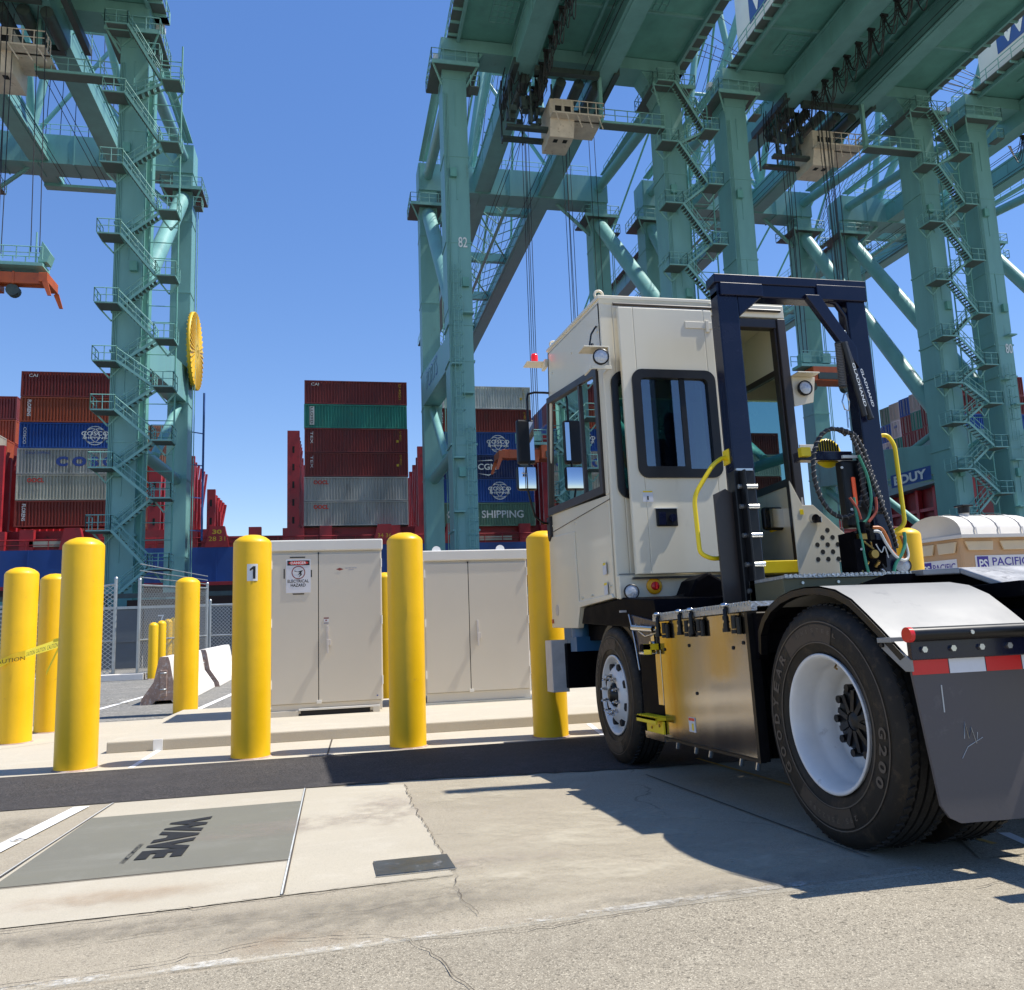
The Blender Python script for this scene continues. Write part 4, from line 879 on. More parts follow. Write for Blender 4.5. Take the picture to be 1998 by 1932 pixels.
stack(11.9,12.0,['palegreen','blue','navy','blue','brownred','whitegrey'],'behind crane 82',['shipping','cosco_ring','cma','cosco_ring','code','code'],'containers stacked behind crane 82, six high')
stack(28.2,12.0,['rust','navy','brownred','maroon','navy','blue'],'just behind the cab mirrors',[None]*6,'containers stacked behind the truck cab')
palette=['maroon','brownred','rust','blue','grey','tan','navy','green','whitegrey','beige']
ordn=['second','third','fourth','fifth','sixth','seventh','eighth','ninth','tenth','eleventh','twelfth','thirteenth','fourteenth']
def deep(x,rows,levels,where,grp,z0=12.3,lev0=0):
    for r in rows:
        for l in range(lev0,levels(r) if callable(levels) else levels):
            c=random.choice(palette[:6] if random.random()<.75 else palette)
            lv=['bottom','second','third','fourth','fifth','sixth'][l]
            container(x,100+r*2.52,z0+l*(CH+.07),c,f'{CN[c]} container end, {lv} level of the {ordn[(r-1)%13]} row back {where}',grp)
deep(-51.2,range(0,8),lambda r:4 if r<5 else 6,'in the stack at the left picture edge','container rows at the far left edge') if False else None
for r in range(0,9):
    for l in range(0,4 if r<4 else 6):
        c=random.choice(['tan','rust','maroon','brownred','tan','beige','rust']); lv=['bottom','second','third','fourth','fifth','sixth'][l]
        container(-51.0,100+r*2.52,12.3+l*(CH+.07),c,f'{CN[c]} container end, {lv} level, {("front",)[0] if r==0 else ordn[r-1]} row, left picture edge','container rows at the far left edge')
for r in range(10,17):
    for l in range(0,6 if r<14 else 5):
        c=random.choice(['tan','brownred','tan','beige','maroon','rust']); lv=['bottom','second','third','fourth','fifth','sixth'][l]
        container(-34.85,100+r*2.52,12.3+l*(CH+.07),c,f'{CN[c]} container end, {lv} level, {["eleventh","twelfth","thirteenth","fourteenth","fifteenth","sixteenth","seventeenth"][r-10]} row, behind left crane',"container rows seen through the left crane's legs")
for r in range(1,8):
    for l in range(0,6):
        c=random.choice(['blue','maroon','navy','brownred','maroon','rust']); lv=['bottom','second','third','fourth','fifth','sixth'][l]
        container(28.2,100+r*2.52,12.0+l*(CH+.07),c,f'{CN[c]} container end, {lv} level, {ordn[r-1]} row, behind cab mirrors','container rows behind the truck cab')
# ================= second ship at right =================
s2=thing('container_ship','teal hulled container ship seen between the truck rack and the right crane leg','ship',(90,103,0))
MB().prism([(0,-1,19.2),(0,-1,25.6),(0,3,25.8),(0,40,24.4),(0,40,17.5)],(140,0,0)).build('hull','hull_teal',s2)
MB().box(2.5,140,1,38,-2.6,19.5).build('lower_hull','hull_red',s2)
mb=MB()
for k in range(9): mb.box(1.6,2.4,1+4*k,1.6+4*k,3,19,0)
for z in (6,10.5,15): mb.box(1.7,2.3,1,36,z,z+.5,0)
for k in range(8): mb.beam((2,1.3+4*k,6),(2,5.3+4*k,10.5),.3,.3)
mb.build('frame_lattice','deck_red',s2)

random.seed(21)
CE={}
def end_container(y,z,c,label):
    o=bpy.data.objects.new('shipping_container',cmesh(c)); col.objects.link(o); o.location=(90.4,y,z); tag(o,label,'container','container ends stacked on the right teal ship')
    mb=MB()
    for k in (.5,1.1,1.35,1.95): mb.cyl((-.06,k,.15),(-.06,k,2.75),.04,5)
    mb.build('door_bars','box_grey',o)
    if c=='whitegrey':
        mb=MB().box(-.07,-.04,.9,1.6,1.7,2.1); mb.build('door_label','wbct_blue',o)
ends=[['blue','grey','brownred','maroon','maroon','green','whitegrey'],['maroon','whitegrey','maroon','green','maroon','whitegrey','blue'],['maroon','tan','maroon','grey','blue','beige','palegreen']]
for r in range(3):
    for k in range(9):
        c=(ends[r]+['grey','maroon'])[k]
        if r==2 and k>6: continue
        end_container(104.2+k*2.5,24.6-.16*k+r*(CH+.05)+.9,c,f'{CN[c]} container end, right ship, {["bottom","middle","top"][r]} row, {["first","second","third","fourth","fifth","sixth","seventh","eighth","ninth"][k]} from crane leg')
# white superstructure and mast behind leg 81
mb=MB().box(0,8,0,30,26,34).box(1,7,4,26,34,38); st=mb.build('wheelhouse','house_white',s2,loc=(36,5,0))
mb=MB().cyl((4,15,38),(4,15,46),.35,8).box(2,6,14,16,42,42.4).cyl((4,12,38),(4,12,43),.15,6); mb.build('mast','house_white',st)
# ================= terminal tractor =================
T=thing('terminal_tractor','cream yard tractor with open rear cab door and dark blue hose rack','truck',(2.1115,3.4063,.1366-.0412*3.4063),(-.0412,0,0))
W2=2.5
def rounded(x0,x1,z0,z1,r,n=5):
    pts=[]
    for cx,cz,a in ((x1-r,z1-r,0),(x0+r,z1-r,90),(x0+r,z0+r,180),(x1-r,z0+r,270)):
        for k in range(n+1):
            t=R(a+90*k/n); pts.append((cx+r*math.cos(t),cz+r*math.sin(t)))
    return pts
def frame_y(mb,x0,x1,z0,z1,r,w,y0,y1,m=0):
    """rounded window frame ring in an XZ plane"""
    o=rounded(x0,x1,z0,z1,r); i=rounded(x0+w,x1-w,z0+w,z1-w,max(.01,r-w*.6)); n=len(o)
    vs=[(a,y0,b) for a,b in o]+[(a,y0,b) for a,b in i]+[(a,y1,b) for a,b in o]+[(a,y1,b) for a,b in i]
    fs=[]
    for k in range(n):
        j=(k+1)%n; fs+=[(k,j,n+j,n+k),(2*n+k,3*n+k,3*n+j,2*n+j),(k,2*n+k,2*n+j,j),(n+k,n+j,3*n+j,3*n+k)]
    mb.add(vs,fs,m)
def hole_plate(mb,x0,x1,z0,z1,hole,y0,y1,m=0):
    a,b,c,d=hole; mb.box(x0,a,y0,y1,z0,z1,m); mb.box(b,x1,y0,y1,z0,z1,m); mb.box(a,b,y0,y1,z0,c,m); mb.box(a,b,y0,y1,d,z1,m)
# ---- chassis ----
mb=MB()
for x in (.82,1.60): mb.box(x,x+.09,-1.0,4.5,.78,1.03)
mb.box(.9,1.6,-.95,-.85,.78,1.03).box(.9,1.6,1.0,1.1,.8,1.0).box(.9,1.6,3.4,3.6,.75,1.0)
mb.box(.75,1.75,-.4,.5,1.03,1.10); mb.box(.68,.82,-.35,-.2,.6,.98).box(.68,.82,.2,.35,.6,.98)
ch=mb.build('chassis_frame','chassis',T,.006)
mb=MB().cyl((.3,0,.52),(2.2,0,.52),.09,16); mb.lathe([(.05,-.25),(.2,-.15),(.24,0),(.2,.15),(.05,.25)],(1.25,0,.52),(1,0,0),20); mb.build('rear_axle','chassis',T)
MB().cyl((.3,2.93,.50),(2.2,2.93,.50),.07,12).box(.7,1.8,2.83,3.03,.45,.6).build('front_axle','chassis',T)
mb=MB().box(.02,2.48,4.3,4.86,.52,.94).box(.3,2.2,3.4,4.35,.60,.9); mb.prism([(.15,3.3,.95),(.15,4.5,.95),(.15,4.5,1.2),(.15,3.3,1.2)],(2.2,0,0)); mb.build('front_underbody','chassis',T,.01)
MB().box(-.11,.05,4.38,4.42,.485,.975).box(-.11,-.10,4.42,4.62,.485,.975).build('bumper_corner','steel_dull',T,.004)
MB().cyl((.1,4.05,.98),(.1,4.05,1.12),.09,16).box(.02,.25,3.95,4.15,.86,.99).build('washer_reservoir','blue_plastic',T)
MB().box(.3,2.2,1.9,2.0,.35,.55).build('cross_shaft','chassis',T)
# ---- tyres / wheels ----
def tyre_mb(w0,w1,Rr=.52,groove=True):
    mb=MB(); c=(w0+w1)/2; h=(w1-w0)/2
    side=[(.298,-h*.80),(.33,-h*.93),(.375,-h*1.0),(.40,-h*1.005),(.44,-h*.985),(.452,-h*.965),(.456,-h*.97),(.478,-h*.93),(.498,-h*.87),(.510,-h*.80),(.517,-h*.74)]
    mb.lathe([(r,z) for r,z in side],(c,0,0),(1,0,0),72,0)
    mb.lathe([(r,-z) for r,z in side],(c,0,0),(1,0,0),72,0)
    tr=[]; n=5; x0=-h*.74; seg=2*h*.74/n
    for k in range(n):
        a=x0+k*seg; tr+=[(.520,a+.006),(.520,a+seg-.006)]
        if k<n-1: tr+=[(.508,a+seg-.005),(.508,a+seg+.005)]
    tr=[(.517,x0)]+tr+[(.517,-x0)]
    mb.lathe(tr,(c,0,0),(1,0,0),72,1,smooth=False)
    # sipes across outer ribs
    for k in range(72):
        t=2*math.pi*k/72
        for s in (-1,1):
            a=Vector((c+s*h*.70,.5185*math.sin(t),.5185*math.cos(t))); b=Vector((c+s*h*.52,.5225*math.sin(t+.03),.5225*math.cos(t+.03)))
            mb.beam(a,b,.02,.012,1,up=(0,math.sin(t),math.cos(t)))
    return mb
def circ_text(mb,txt,x,a0,step,r,h,wd,m=0,bold=.02):
    """letters round the sidewall; seen from -x. angle 0 = rear(-y), 90 = up, letters go clockwise"""
    for i,ch_ in enumerate(txt):
        t=R(a0-step*i); rad=Vector((0,-math.cos(t),math.sin(t))); tan=Vector((0,-math.sin(t),-math.cos(t)))
        if ch_==' ': continue
        text(mb,ch_,Vector((x,0,0))+rad*r-tan*wd/2,tan,rad,wd*(.4 if ch_=='I' else 1),h,m,bold)
def wheel(y,x,dual,front,side,label=None):
    wh=bpy.data.objects.new('wheel',None); col.objects.link(wh); wh.parent=T; wh.location=(x,y,.52)
    if side>0: wh.rotation_euler.z=math.pi
    ty=tyre_mb(0,.275).build('tyre',['rubber','tread_rubber'],wh)
    if side<0:
        mb=MB(); 
        if dual: circ_text(mb,'GOODYEAR',-.0038,214,11,.384,.048,.048,0,.03); circ_text(mb,'G200',-.0038,-1,9.5,.386,.046,.046,0,.03)
        else: circ_text(mb,'GOODYEAR',-.0038,175,11,.384,.048,.048,0,.03)
        circ_text(mb,'295 75R22.5',-.0035,-66,5,.395,.022,.02); circ_text(mb,'UNISTEEL',-.0035,110,6,.40,.018,.02)
        # raised bands
        for r1 in (.352,.445):
            mb.lathe([(r1,-.0005),(r1+.003,-.003),(r1+.006,-.0005)],(.0,0,0),(1,0,0),64)
        mb.build('sidewall_lettering','tyre_text',ty)
        # brown dusted panels
        for a0,a1 in ((72,128),(232,290)):
            mb=MB(); n=14;vs=[]
            for k in range(n+1):
                t=R(a0+(a1-a0)*k/n)
                for rr in (.360,.436): vs.append((-.0015,-rr*math.cos(t),rr*math.sin(t)))
            mb.add(vs,[(2*k,2*k+2,2*k+3,2*k+1) for k in range(n)]); mb.build('sidewall_panel','rubber_brown',ty)
    if dual:
        tyre_mb(.335,.61).build('tyre',['rubber','tread_rubber'],wh)
        prof=[(.302,.018),(.306,.010),(.300,.006),(.288,.012),(.280,.03),(.270,.05),(.262,.10),(.256,.13),(.235,.155),(.232,.20),(.218,.225),(.15,.238),(.10,.240),(.10,.3)]
        mb=MB().lathe(prof,(0,0,0),(1,0,0),64); rm=mb.build('rim','rim_white',wh)
        MB().lathe([(.30,.59),(.28,.5),(.27,.26),(.30,.02)],(0,0,0),(1,0,0),32).build('inner_rim','rim_white',wh)
        for k in range(5):
            t=2*math.pi*(k+.72)/5; MB().cyl((.226,.187*math.sin(t),.187*math.cos(t)),(.234,.187*math.sin(t),.187*math.cos(t)),.031,16).build('hand_hole','black_gap',wh)
        mb=MB(); mb.lathe([(.150,.24),(.150,.19),(.138,.165),(.05,.155),(.03,.14),(.001,.138)],(0,0,0),(1,0,0),32)
        for k in range(10):
            t=2*math.pi*k/10; mb.beam((.150,.04*math.sin(t),.04*math.cos(t)),(.164,.135*math.sin(t),.135*math.cos(t)),.024,.016,up=(1,0,0))
            mb.cyl((.155,.150*math.sin(t+.3),.150*math.cos(t+.3)),(.235,.150*math.sin(t+.3),.150*math.cos(t+.3)),.018,8)
        mb.build('hub','black',wh)
        MB().tube([(.10,.0,.262),(.07,-.02,.24),(.06,-.05,.235)],.005,6).build('valve_stem','brass',rm)
    else:
        s=1
        prof=[(.305,.018),(.308,.008),(.300,.004),(.287,.012),(.278,.035),(.262,.06),(.255,.075),(.235,.055),(.205,.02),(.17,.002),(.135,-.006),(.130,.0),(.095,.01),(.09,.05)]
        mb=MB().lathe(prof,(0,0,0),(1,0,0),64); rm=mb.build('rim','rim_white',wh)
        for k in range(8):
            t=2*math.pi*(k+.5)/8; c0=Vector((.030,.222*math.sin(t),.222*math.cos(t))); MB().cyl(c0-Vector((.012,0,0)),c0+Vector((.02,0,0)),.030,14).build('hand_hole','black_gap',wh)
        for k in range(10):
            mb=MB(); t=2*math.pi*k/10; yy=.145*math.sin(t);zz=.145*math.cos(t); mb.cyl((.01,yy,zz),(-.028,yy,zz),.016,6,smooth=False); mb.cyl((-.028,yy,zz),(-.042,yy,zz),.0095,8); mb.lathe([(.001,0),(.009,-.003),(.012,-.012)],(-.042,yy,zz),(1,0,0),8); mb.build('wheel_nut','chrome',wh)
        mb=MB().lathe([(.095,.03),(.09,-.0),(.06,-.012),(.05,-.03),(.001,-.034)],(0,0,0),(1,0,0),28)
        for k in range(6):
            t=2*math.pi*k/6; mb.cyl((-.02,.062*math.sin(t),.062*math.cos(t)),(-.0,.062*math.sin(t),.062*math.cos(t)),.008,6)
        mb.build('hub','black',wh)
    return wh
mat('rubber_brown',(.07,.048,.030),.7,0,.25,8,c2=(.03,.022,.016),c2t=.55)
wheel(0,0,True,False,-1); wheel(0,W2,True,False,1); wheel(2.9294,0.0,False,True,-1); wheel(2.9294,W2,False,True,1)
# ---- rear fender ----
arc=[(.53,.84),(.515,.945),(.46,1.01),(.385,1.062),(.28,1.10),(.16,1.122),(.04,1.128),(-.08,1.122),(-.20,1.098),(-.31,1.05),(-.40,.985),(-.485,.92),(-.56,.86),(-.615,.815)]
def fender(x0,x1):
    mb=MB(); n=len(arc); V=[]
    for x in (x0,x1):
        for y,z in arc[3:]: V.append((x,y,z))
    k0=len(arc)-3
    mb.add(V,[(i,i+1,k0+i+1,k0+i) for i in range(k0-1)],0,True)
    V=[(x,y*.985,z-.012) for x in (x0+.002,x1-.002) for y,z in arc[3:]]; mb.add(V,[(i,k0+i,k0+i+1,i+1) for i in range(k0-1)],0,True)
    f=mb.build('fender','alu_fender',T)
    mb=MB()
    for i in range(len(arc)-1):
        (y0,z0),(y1,z1)=arc[i],arc[i+1]
        for xx in ((x0-.006,x0+.03),):
            c=Vector((0,-.0,.52)); 
            q=lambda y,z,k:(y*(1-k),.52+(z-.52)*(1-k))
            a=q(y0,z0,.012);b=q(y1,z1,.012);a2=q(y0,z0,.06);b2=q(y1,z1,.06)
            mb.prism([(xx[0],a[0],a[1]),(xx[0],b[0],b[1]),(xx[0],b2[0],b2[1]),(xx[0],a2[0],a2[1])],(xx[1]-xx[0],0,0))
    # black front quarter, full width
    for i in range(3):
        (y0,z0),(y1,z1)=arc[i],arc[i+1]; mb.add([(x0,y0,z0),(x1,y0,z0),(x1,y1,z1),(x0,y1,z1),(x0,y0-.012,z0-.01),(x1,y0-.012,z0-.01),(x1,y1-.01,z1-.012),(x0,y1-.01,z1-.012)],[(0,1,2,3),(7,6,5,4),(0,3,7,4)])
    mb.build('fender_liner','black',f)
    return f
f1=fender(.0,.67); fender(1.83,2.5)
MB().prism([(-.004,.53,.80),(-.004,.44,1.03),(-.004,.60,1.035),(-.004,.60,.80)],(.05,0,0)).build('fender_bracket','chassis',T)
MB().prism([(-.004,-.50,.885),(-.004,-.635,.80),(-.004,-.635,.755),(-.004,-.60,.755),(-.004,-.47,.845)],(.012,0,0)).box(-.012,.05,-.55,-.46,.865,.885).build('fender_tip','alu_fender',f1,.002)
MB().cyl((-.014,-.485,.856),(-.004,-.485,.856),.009,8).build('bolt','black',f1)
# mudflap
def mudflap(x0,x1):
    pts=[(x0,.80),(x0+.008,.72),(x0+.055,.27),(x0+.085,.225),(x0+.13,.203),(x1-.02,.195),(x1,.23),(x1,.80)]
    m_=MB().prism([(a,-.625,b) for a,b in pts],(0,.012,0)).build('mudflap','mudflap_dark',T)
    MB().box(x0,x1,-.645,-.62,.798,.868).build('mounting_bar','rack_blue',m_,.002)
    for k in range(5): MB().cyl((x0+.05+.125*k,-.656,.835),(x0+.05+.125*k,-.64,.835),.0125,6,smooth=False).build('bolt','alu',m_)
    mb=MB(); L=.163
    for k in range(4): a=x0+.004+L*k; mb.add([(a,-.6275,.742),(min(x1,a+L-.004),-.6275,.742),(min(x1,a+L-.004),-.6275,.796),(a,-.6275,.796)],[(0,1,2,3)],k%2)
    mb.build('reflective_tape',['refl_red','refl_white'],m_)
    if x0<1:
        mb=MB(); mb.tube([(x0+.19,-.6262,.50),(x0+.20,-.6262,.56),(x0+.21,-.6262,.50),(x0+.225,-.6262,.54),(x0+.24,-.6262,.48),(x0+.25,-.6262,.52)],.0016,4); mb.tube([(x0+.17,-.6262,.43),(x0+.20,-.6262,.47),(x0+.27,-.6262,.50)],.0012,4); mb.tube([(x0+.12,-.6262,.60),(x0+.122,-.6262,.70)],.003,4); mb.build('chalk_mark','box_whitegrey',m_)
    tb=MB().cyl((x0-.005,-.655,.892),(x1+.03,-.655,.892),.027,20).build('guard_tube','black',m_)
    MB().cyl((x0-.022,-.655,.892),(x0-.004,-.655,.892),.0285,24).build('red_end_cap','red_plastic',tb)
    MB().cyl((x0+.24,-.688,.892),(x0+.24,-.675,.892),.008,8).build('bolt','alu',tb)
mudflap(.0,.66); mudflap(1.84,2.5)
# fifth wheel
mb=MB(); pl=[(.80,.0),(.76,.2),(.86,.42),(1.25,.46),(1.64,.42),(1.74,.2),(1.70,.0),(1.31,.0),(1.29,.06),(1.25,.08),(1.21,.06),(1.19,.0)]
mb.prism([(x,y,1.165+y*.06) for x,y in pl],(0,0,.03)); mb.prism([(.80,-.002,1.165),(1.19,-.002,1.165),(1.13,-.50,.985),(.82,-.46,.99)],(0,0,.03)); mb.prism([(1.31,-.002,1.165),(1.70,-.002,1.165),(1.68,-.46,.99),(1.37,-.50,.985)],(0,0,.03)); fwl=mb.build('fifth_wheel','grease',T,.006)
[MB().box(a,a+.08,.02,.35,1.03,1.165).build('saddle_bracket','chassis',fwl) for a in (.92,1.5)]
MB().box(.66,1.84,-.98,-.9,.74,1.04).build('rear_crossmember','chassis',T,.005)
MB().prism([(.66,.35,1.02),(.66,1.3,1.02),(.66,1.3,1.08),(.66,.35,1.2)],(1.15,0,0)).build('ramp_plate','chassis',T)
# ---- battery / side box ----
bb=MB().box(-.03,.80,.56,1.80,.30,1.045).build('battery_box','polished',T,.006)
mb=MB().box(-.035,.02,.555,.585,.29,1.05).box(-.033,.0,.56,1.80,.285,.30); mb.build('box_edge','black',bb)
mb=MB().box(-.06,.6,.45,1.82,1.065,1.09,0).box(-.062,-.03,.45,1.82,1.045,1.068,0)
for k in range(45): mb.box(-.064,-.058,.46+k*.03,.475+k*.03,1.073,1.094,0)
mb.build('tread_deck','tread_plate',bb,.0)
for y,z in ((1.72,.86),(.75,.86),(1.33,.88),(1.27,.60),(.63,.885)): MB().cyl((-.036,y,z),(-.029,y,z),.010,12).build('rivet','black_gap',bb)
for y in (1.70,1.34,1.17,.72):
    mb=MB(); mb.tube([(.0,y,1.08),(-.05,y,1.085),(-.075,y,1.06),(-.075,y,1.02)],.013,8); mb.cyl((-.075,y,1.03),(-.075,y,.955),.017,10); mb.cyl((-.075,y,.965),(-.075,y,.945),.022,10)
    mb.cyl((-.05,y-.05,1.03),(-.05,y-.05,.96),.018,10).cyl((-.045,y-.085,1.02),(-.045,y-.085,.93),.014,10).cyl((-.05,y-.05,.955),(-.05,y-.05,.935),.022,8); mb.build('drain_valve','black',bb)
    MB().lathe([(.001,.0),(.02,.003),(.024,.012),(.018,.022),(.001,.026)],(-.075,y,1.075),(0,0,1),12).cyl((-.092,y,1.0),(-.058,y,1.0),.010,8).build('valve_cap','chrome',bb)
sl_=MB().box(-.034,-.030,1.33,1.42,.37,.455,0).box(-.0355,-.034,1.335,1.415,.435,.452,1).box(-.0355,-.034,1.35,1.375,.38,.42,2).build('warning_sticker',['sign_white','red_plastic','yellow_green'],bb)
for y in (1.66,1.38,1.18,.8,.62): MB().cyl((-.01,y,.29),(-.01,y+.02,.245),.014,8).build('drain_fitting','chrome',bb)
# panel ahead of box
MB().box(-.02,.7,1.83,2.22,.34,.90).build('inner_box','chassis',T,.01)
MB().box(-.03,.0,1.81,1.90,.50,.86).build('side_plate','polished',T,.003)
st=MB().box(-.10,-.02,1.80,2.16,.405,.425).box(-.10,-.088,1.80,2.16,.385,.425)
for k in range(11): st.box(-.102,-.02,1.81+k*.031,1.822+k*.031,.425,.433)
so_=st.build('entry_step','yellow_green',T,.002)
MB().box(-.05,-.035,1.80,2.10,.31,.40).build('step_bracket','yellow_green',so_,.003); MB().cyl((-.056,1.86,.37),(-.05,1.86,.37),.01,8).cyl((-.056,2.0,.35),(-.05,2.0,.35),.01,8).build('bolt','brass',so_)
MB().box(-.055,-.01,1.78,2.12,.275,.32).build('step_base','polished',T)
MB().box(-.08,-.02,1.85,1.98,.86,.90).box(-.08,-.07,1.85,1.98,.83,.90).build('upper_step','yellow_green',T,.002)
# navy panel behind front wheel + wheel arch
MB().prism([(-.0,1.85,1.04),(-.0,2.42,1.12),(.0,2.36,1.0),(.0,2.28,.80),(-.0,1.85,.80)],(.5,0,0)).build('navy_side_panel','rack_blue',T,.006)
mb=MB(); mb.tube([(-.02,1.86,.99),(-.03,2.02,1.0),(-.03,2.2,1.01)],.012,8); mb.tube([(-.02,1.86,.97),(-.05,2.0,.95),(-.04,2.15,.99),(-.02,2.25,1.04)],.007,6); mb.tube([(-.02,1.88,.84),(-.04,2.0,.835),(-.02,2.2,.84)],.014,8); mb.cyl((-.035,1.88,.995),(-.035,2.28,1.02),.022,10); mb.box(-.03,-.01,1.9,1.96,.88,.97); mb.cyl((-.03,1.93,.90),(-.05,1.93,.90),.018,10); mb.build('side_piping','chrome',T); MB().tube([(-.01,2.42,1.12),(-.01,2.34,.95),(-.01,2.27,.72)],.006,6).build('fender_edge','alu',T)
mb=MB(); n=14; V=[]
for k in range(n+1):
    t=R(25+130*k/n)
    for rr in (.56,.60): V.append((rr*math.cos(t),rr*math.sin(t)))
for x in (-.01,.34):
    pass
vs=[(.06,2.93-a,.50+b) for a,b in V]+[(.40,2.93-a,.50+b) for a,b in V]; M_=len(V)
fs=[]
for k in range(n): a=2*k; fs+=[(a,a+2,a+3,a+1),(a+1,a+3,M_+a+3,M_+a+1),(a,M_+a,M_+a+2,a+2)]
mb.add(vs,fs); mb.box(.38,.42,2.3,3.6,.55,1.25); mb.build('front_wheel_arch','black',T)
MB().prism([(.01,2.35,1.02),(.01,3.72,1.10),(.01,3.62,1.235),(.01,2.60,1.255),(.01,1.95,1.2),(.01,1.9,1.05)],(1.9,0,0)).build('cab_subframe','chassis',T,.01)
# ---- cab ----
cab=MB()
def sp(poly,x0=0.0,x1=.045,m=0): cab.prism([(x0,y,z) for y,z in poly],(x1-x0,0,0),m)
XR=1.645
for x0,x1 in ((0,.045),(XR-.045,XR)):
    if x0==0:
        sp([(2.748,1.262),(3.672,1.244),(3.774,1.064),(4.683,1.099),(4.648,2.24),(4.60,2.225),(2.80,2.085),(2.729,2.085)],x0,x1)
        sp([(2.729,2.085),(2.80,2.085),(2.79,3.13),(2.675,3.13)],x0,x1)
        sp([(4.58,2.225),(4.648,2.24),(4.40,3.40),(4.33,3.40)],x0,x1)
        sp([(2.675,3.13),(2.79,3.13),(4.33,3.385),(4.40,3.395),(4.345,3.855),(2.652,3.68)],x0,x1)
    else:
        sp([(2.70,1.26),(3.67,1.24),(3.77,1.07),(4.68,1.1),(4.648,2.24),(4.60,2.2),(2.70,2.18)],x0,x1)
        sp([(4.56,2.2),(4.648,2.24),(4.40,3.25),(4.3,3.25)],x0,x1)
        sp([(2.68,3.13),(4.33,3.2),(4.42,3.22),(4.345,3.855),(2.655,3.68)],x0,x1)
# step fold on lower side
cab.prism([(-.012,2.74,1.262),(-.012,3.672,1.244),(-.012,3.774,1.064),(-.012,4.683,1.099),(-.012,4.60,2.0),(-.012,3.9,1.98)][:4]+[(-.012,4.62,2.00),(-.012,3.72,1.93),(-.012,3.70,1.30),(-.012,2.78,1.30)],(.014,0,0))
# roof
cab.prism([(0,2.652,3.66),(0,4.345,3.835),(0,4.345,3.885),(0,2.64,3.715)],(XR,0,0))
# rear wall with door opening and a window hole
ya,yb=2.655,2.70
cab.box(0,.11,ya,yb,1.25,3.68).box(.11,.86,ya,yb,1.25,2.08).box(.11,.86,ya,yb,3.03,3.68).box(.86,.98,ya,yb,1.25,3.68)
cab.box(.98,1.60,ya,yb,3.56,3.68).box(1.585,XR,ya,yb,1.25,3.68).box(.98,1.585,ya,yb,1.25,1.385)
# rear quarter post (vertical fold) and low rear skirt
cab.box(0,.735,2.605,2.655,1.245,1.425)
cab.box(.97,1.645,2.62,2.665,3.585,3.70)
# front wall
cab.prism([(0,4.63,1.10),(0,4.683,1.10),(0,4.648,2.24),(0,4.60,2.24)],(XR,0,0)); cab.prism([(0,4.35,3.42),(0,4.40,3.40),(0,4.345,3.86),(0,4.30,3.86)],(XR,0,0))
# floor
cab.box(.03,XR-.03,2.68,4.64,1.33,1.38)
cb=cab.build('cab','cream',T,.008)
MB().box(.05,XR-.05,2.72,4.3,3.60,3.635).box(.046,.06,2.72,4.3,3.42,3.62).build('headliner','cream_in',cb)
MB().box(.05,XR-.05,2.71,4.6,1.38,1.40).build('floor_mat','black',cb)
# roof trims and seams
mb=MB(); mb.prism([(-.012,2.64,3.70),(-.012,4.35,3.87),(-.012,4.35,3.90),(-.012,2.64,3.735)],(XR+.024,0,0)); mb.build('roof_cap','cream',cb,.006)
mb=MB().lathe([(.0,0),(.05,0)],(0,0,0)); 
le=[]
for (x,y,z) in ((.02,2.70,3.76),(.05,4.28,3.93),(1.5,2.72,3.75),(1.3,4.2,3.93)):
    mb=MB(); pts=[(x+.035*math.cos(2*math.pi*k/20),y,z+.035*math.sin(2*math.pi*k/20)) for k in range(20)]; mb.tube(pts,.011,8,closed=True); mb.build('lifting_eye','cream',cb)
# side window frame and panes
fr=MB(); O=[(2.80,3.165),(4.42,3.40),(4.60,2.215),(2.805,2.105)]; I=[(2.875,3.115),(4.38,3.335),(4.54,2.285),(2.88,2.175)]
n=4
vs=[(-.018,y,z) for y,z in O]+[(-.018,y,z) for y,z in I]+[(.05,y,z) for y,z in O]+[(.05,y,z) for y,z in I]; fs=[]
for k in range(4): j=(k+1)%4; fs+=[(k,j,4+j,4+k),(k,8+k,8+j,j),(4+k,4+j,12+j,12+k)]
fr.add(vs,fs); fr.prism([(-.014,3.30,3.17),(-.014,3.345,3.18),(-.014,3.335,2.21),(-.014,3.29,2.21)],(.03,0,0)); fw_=fr.build('side_window_frame','frame_brown',cb)
MB().prism([(.002,2.87,3.11),(.002,3.32,3.18),(.002,3.31,2.20),(.002,2.87,2.18)],(.004,0,0)).prism([(.012,3.32,3.18),(.012,4.37,3.33),(.012,4.53,2.29),(.012,3.31,2.20)],(.004,0,0)).build('pane','glass',fw_)
# right side window + windscreen
MB().prism([(XR-.03,2.70,3.15),(XR-.03,4.35,3.22),(XR-.03,4.58,2.19),(XR-.03,2.70,2.17)],(.005,0,0)).build('right_window','glass',cb)
mb=MB(); O2=[(2.70,3.17),(4.40,3.25),(4.62,2.15),(2.70,2.15)]; I2=[(2.74,3.12),(4.30,3.19),(4.53,2.22),(2.74,2.215)]
vs=[(XR-.05,y,z) for y,z in O2]+[(XR-.05,y,z) for y,z in I2]+[(XR+.01,y,z) for y,z in O2]+[(XR+.01,y,z) for y,z in I2]; fs=[]
for k in range(4): j=(k+1)%4; fs+=[(k,j,4+j,4+k),(8+k,8+j,12+j,12+k),(4+k,4+j,12+j,12+k)]
mb.add(vs,fs).prism([(XR-.045,3.5,3.15),(XR-.045,3.55,3.15),(XR-.045,3.58,2.2),(XR-.045,3.53,2.2)],(.03,0,0)); mb.build('right_window_frame','frame_brown',cb)
MB().prism([(.06,4.62,2.24),(.06,4.37,3.41),(.06,4.375,3.415),(.06,4.625,2.245)],(XR-.12,0,0)).build('windscreen','glass',cb)
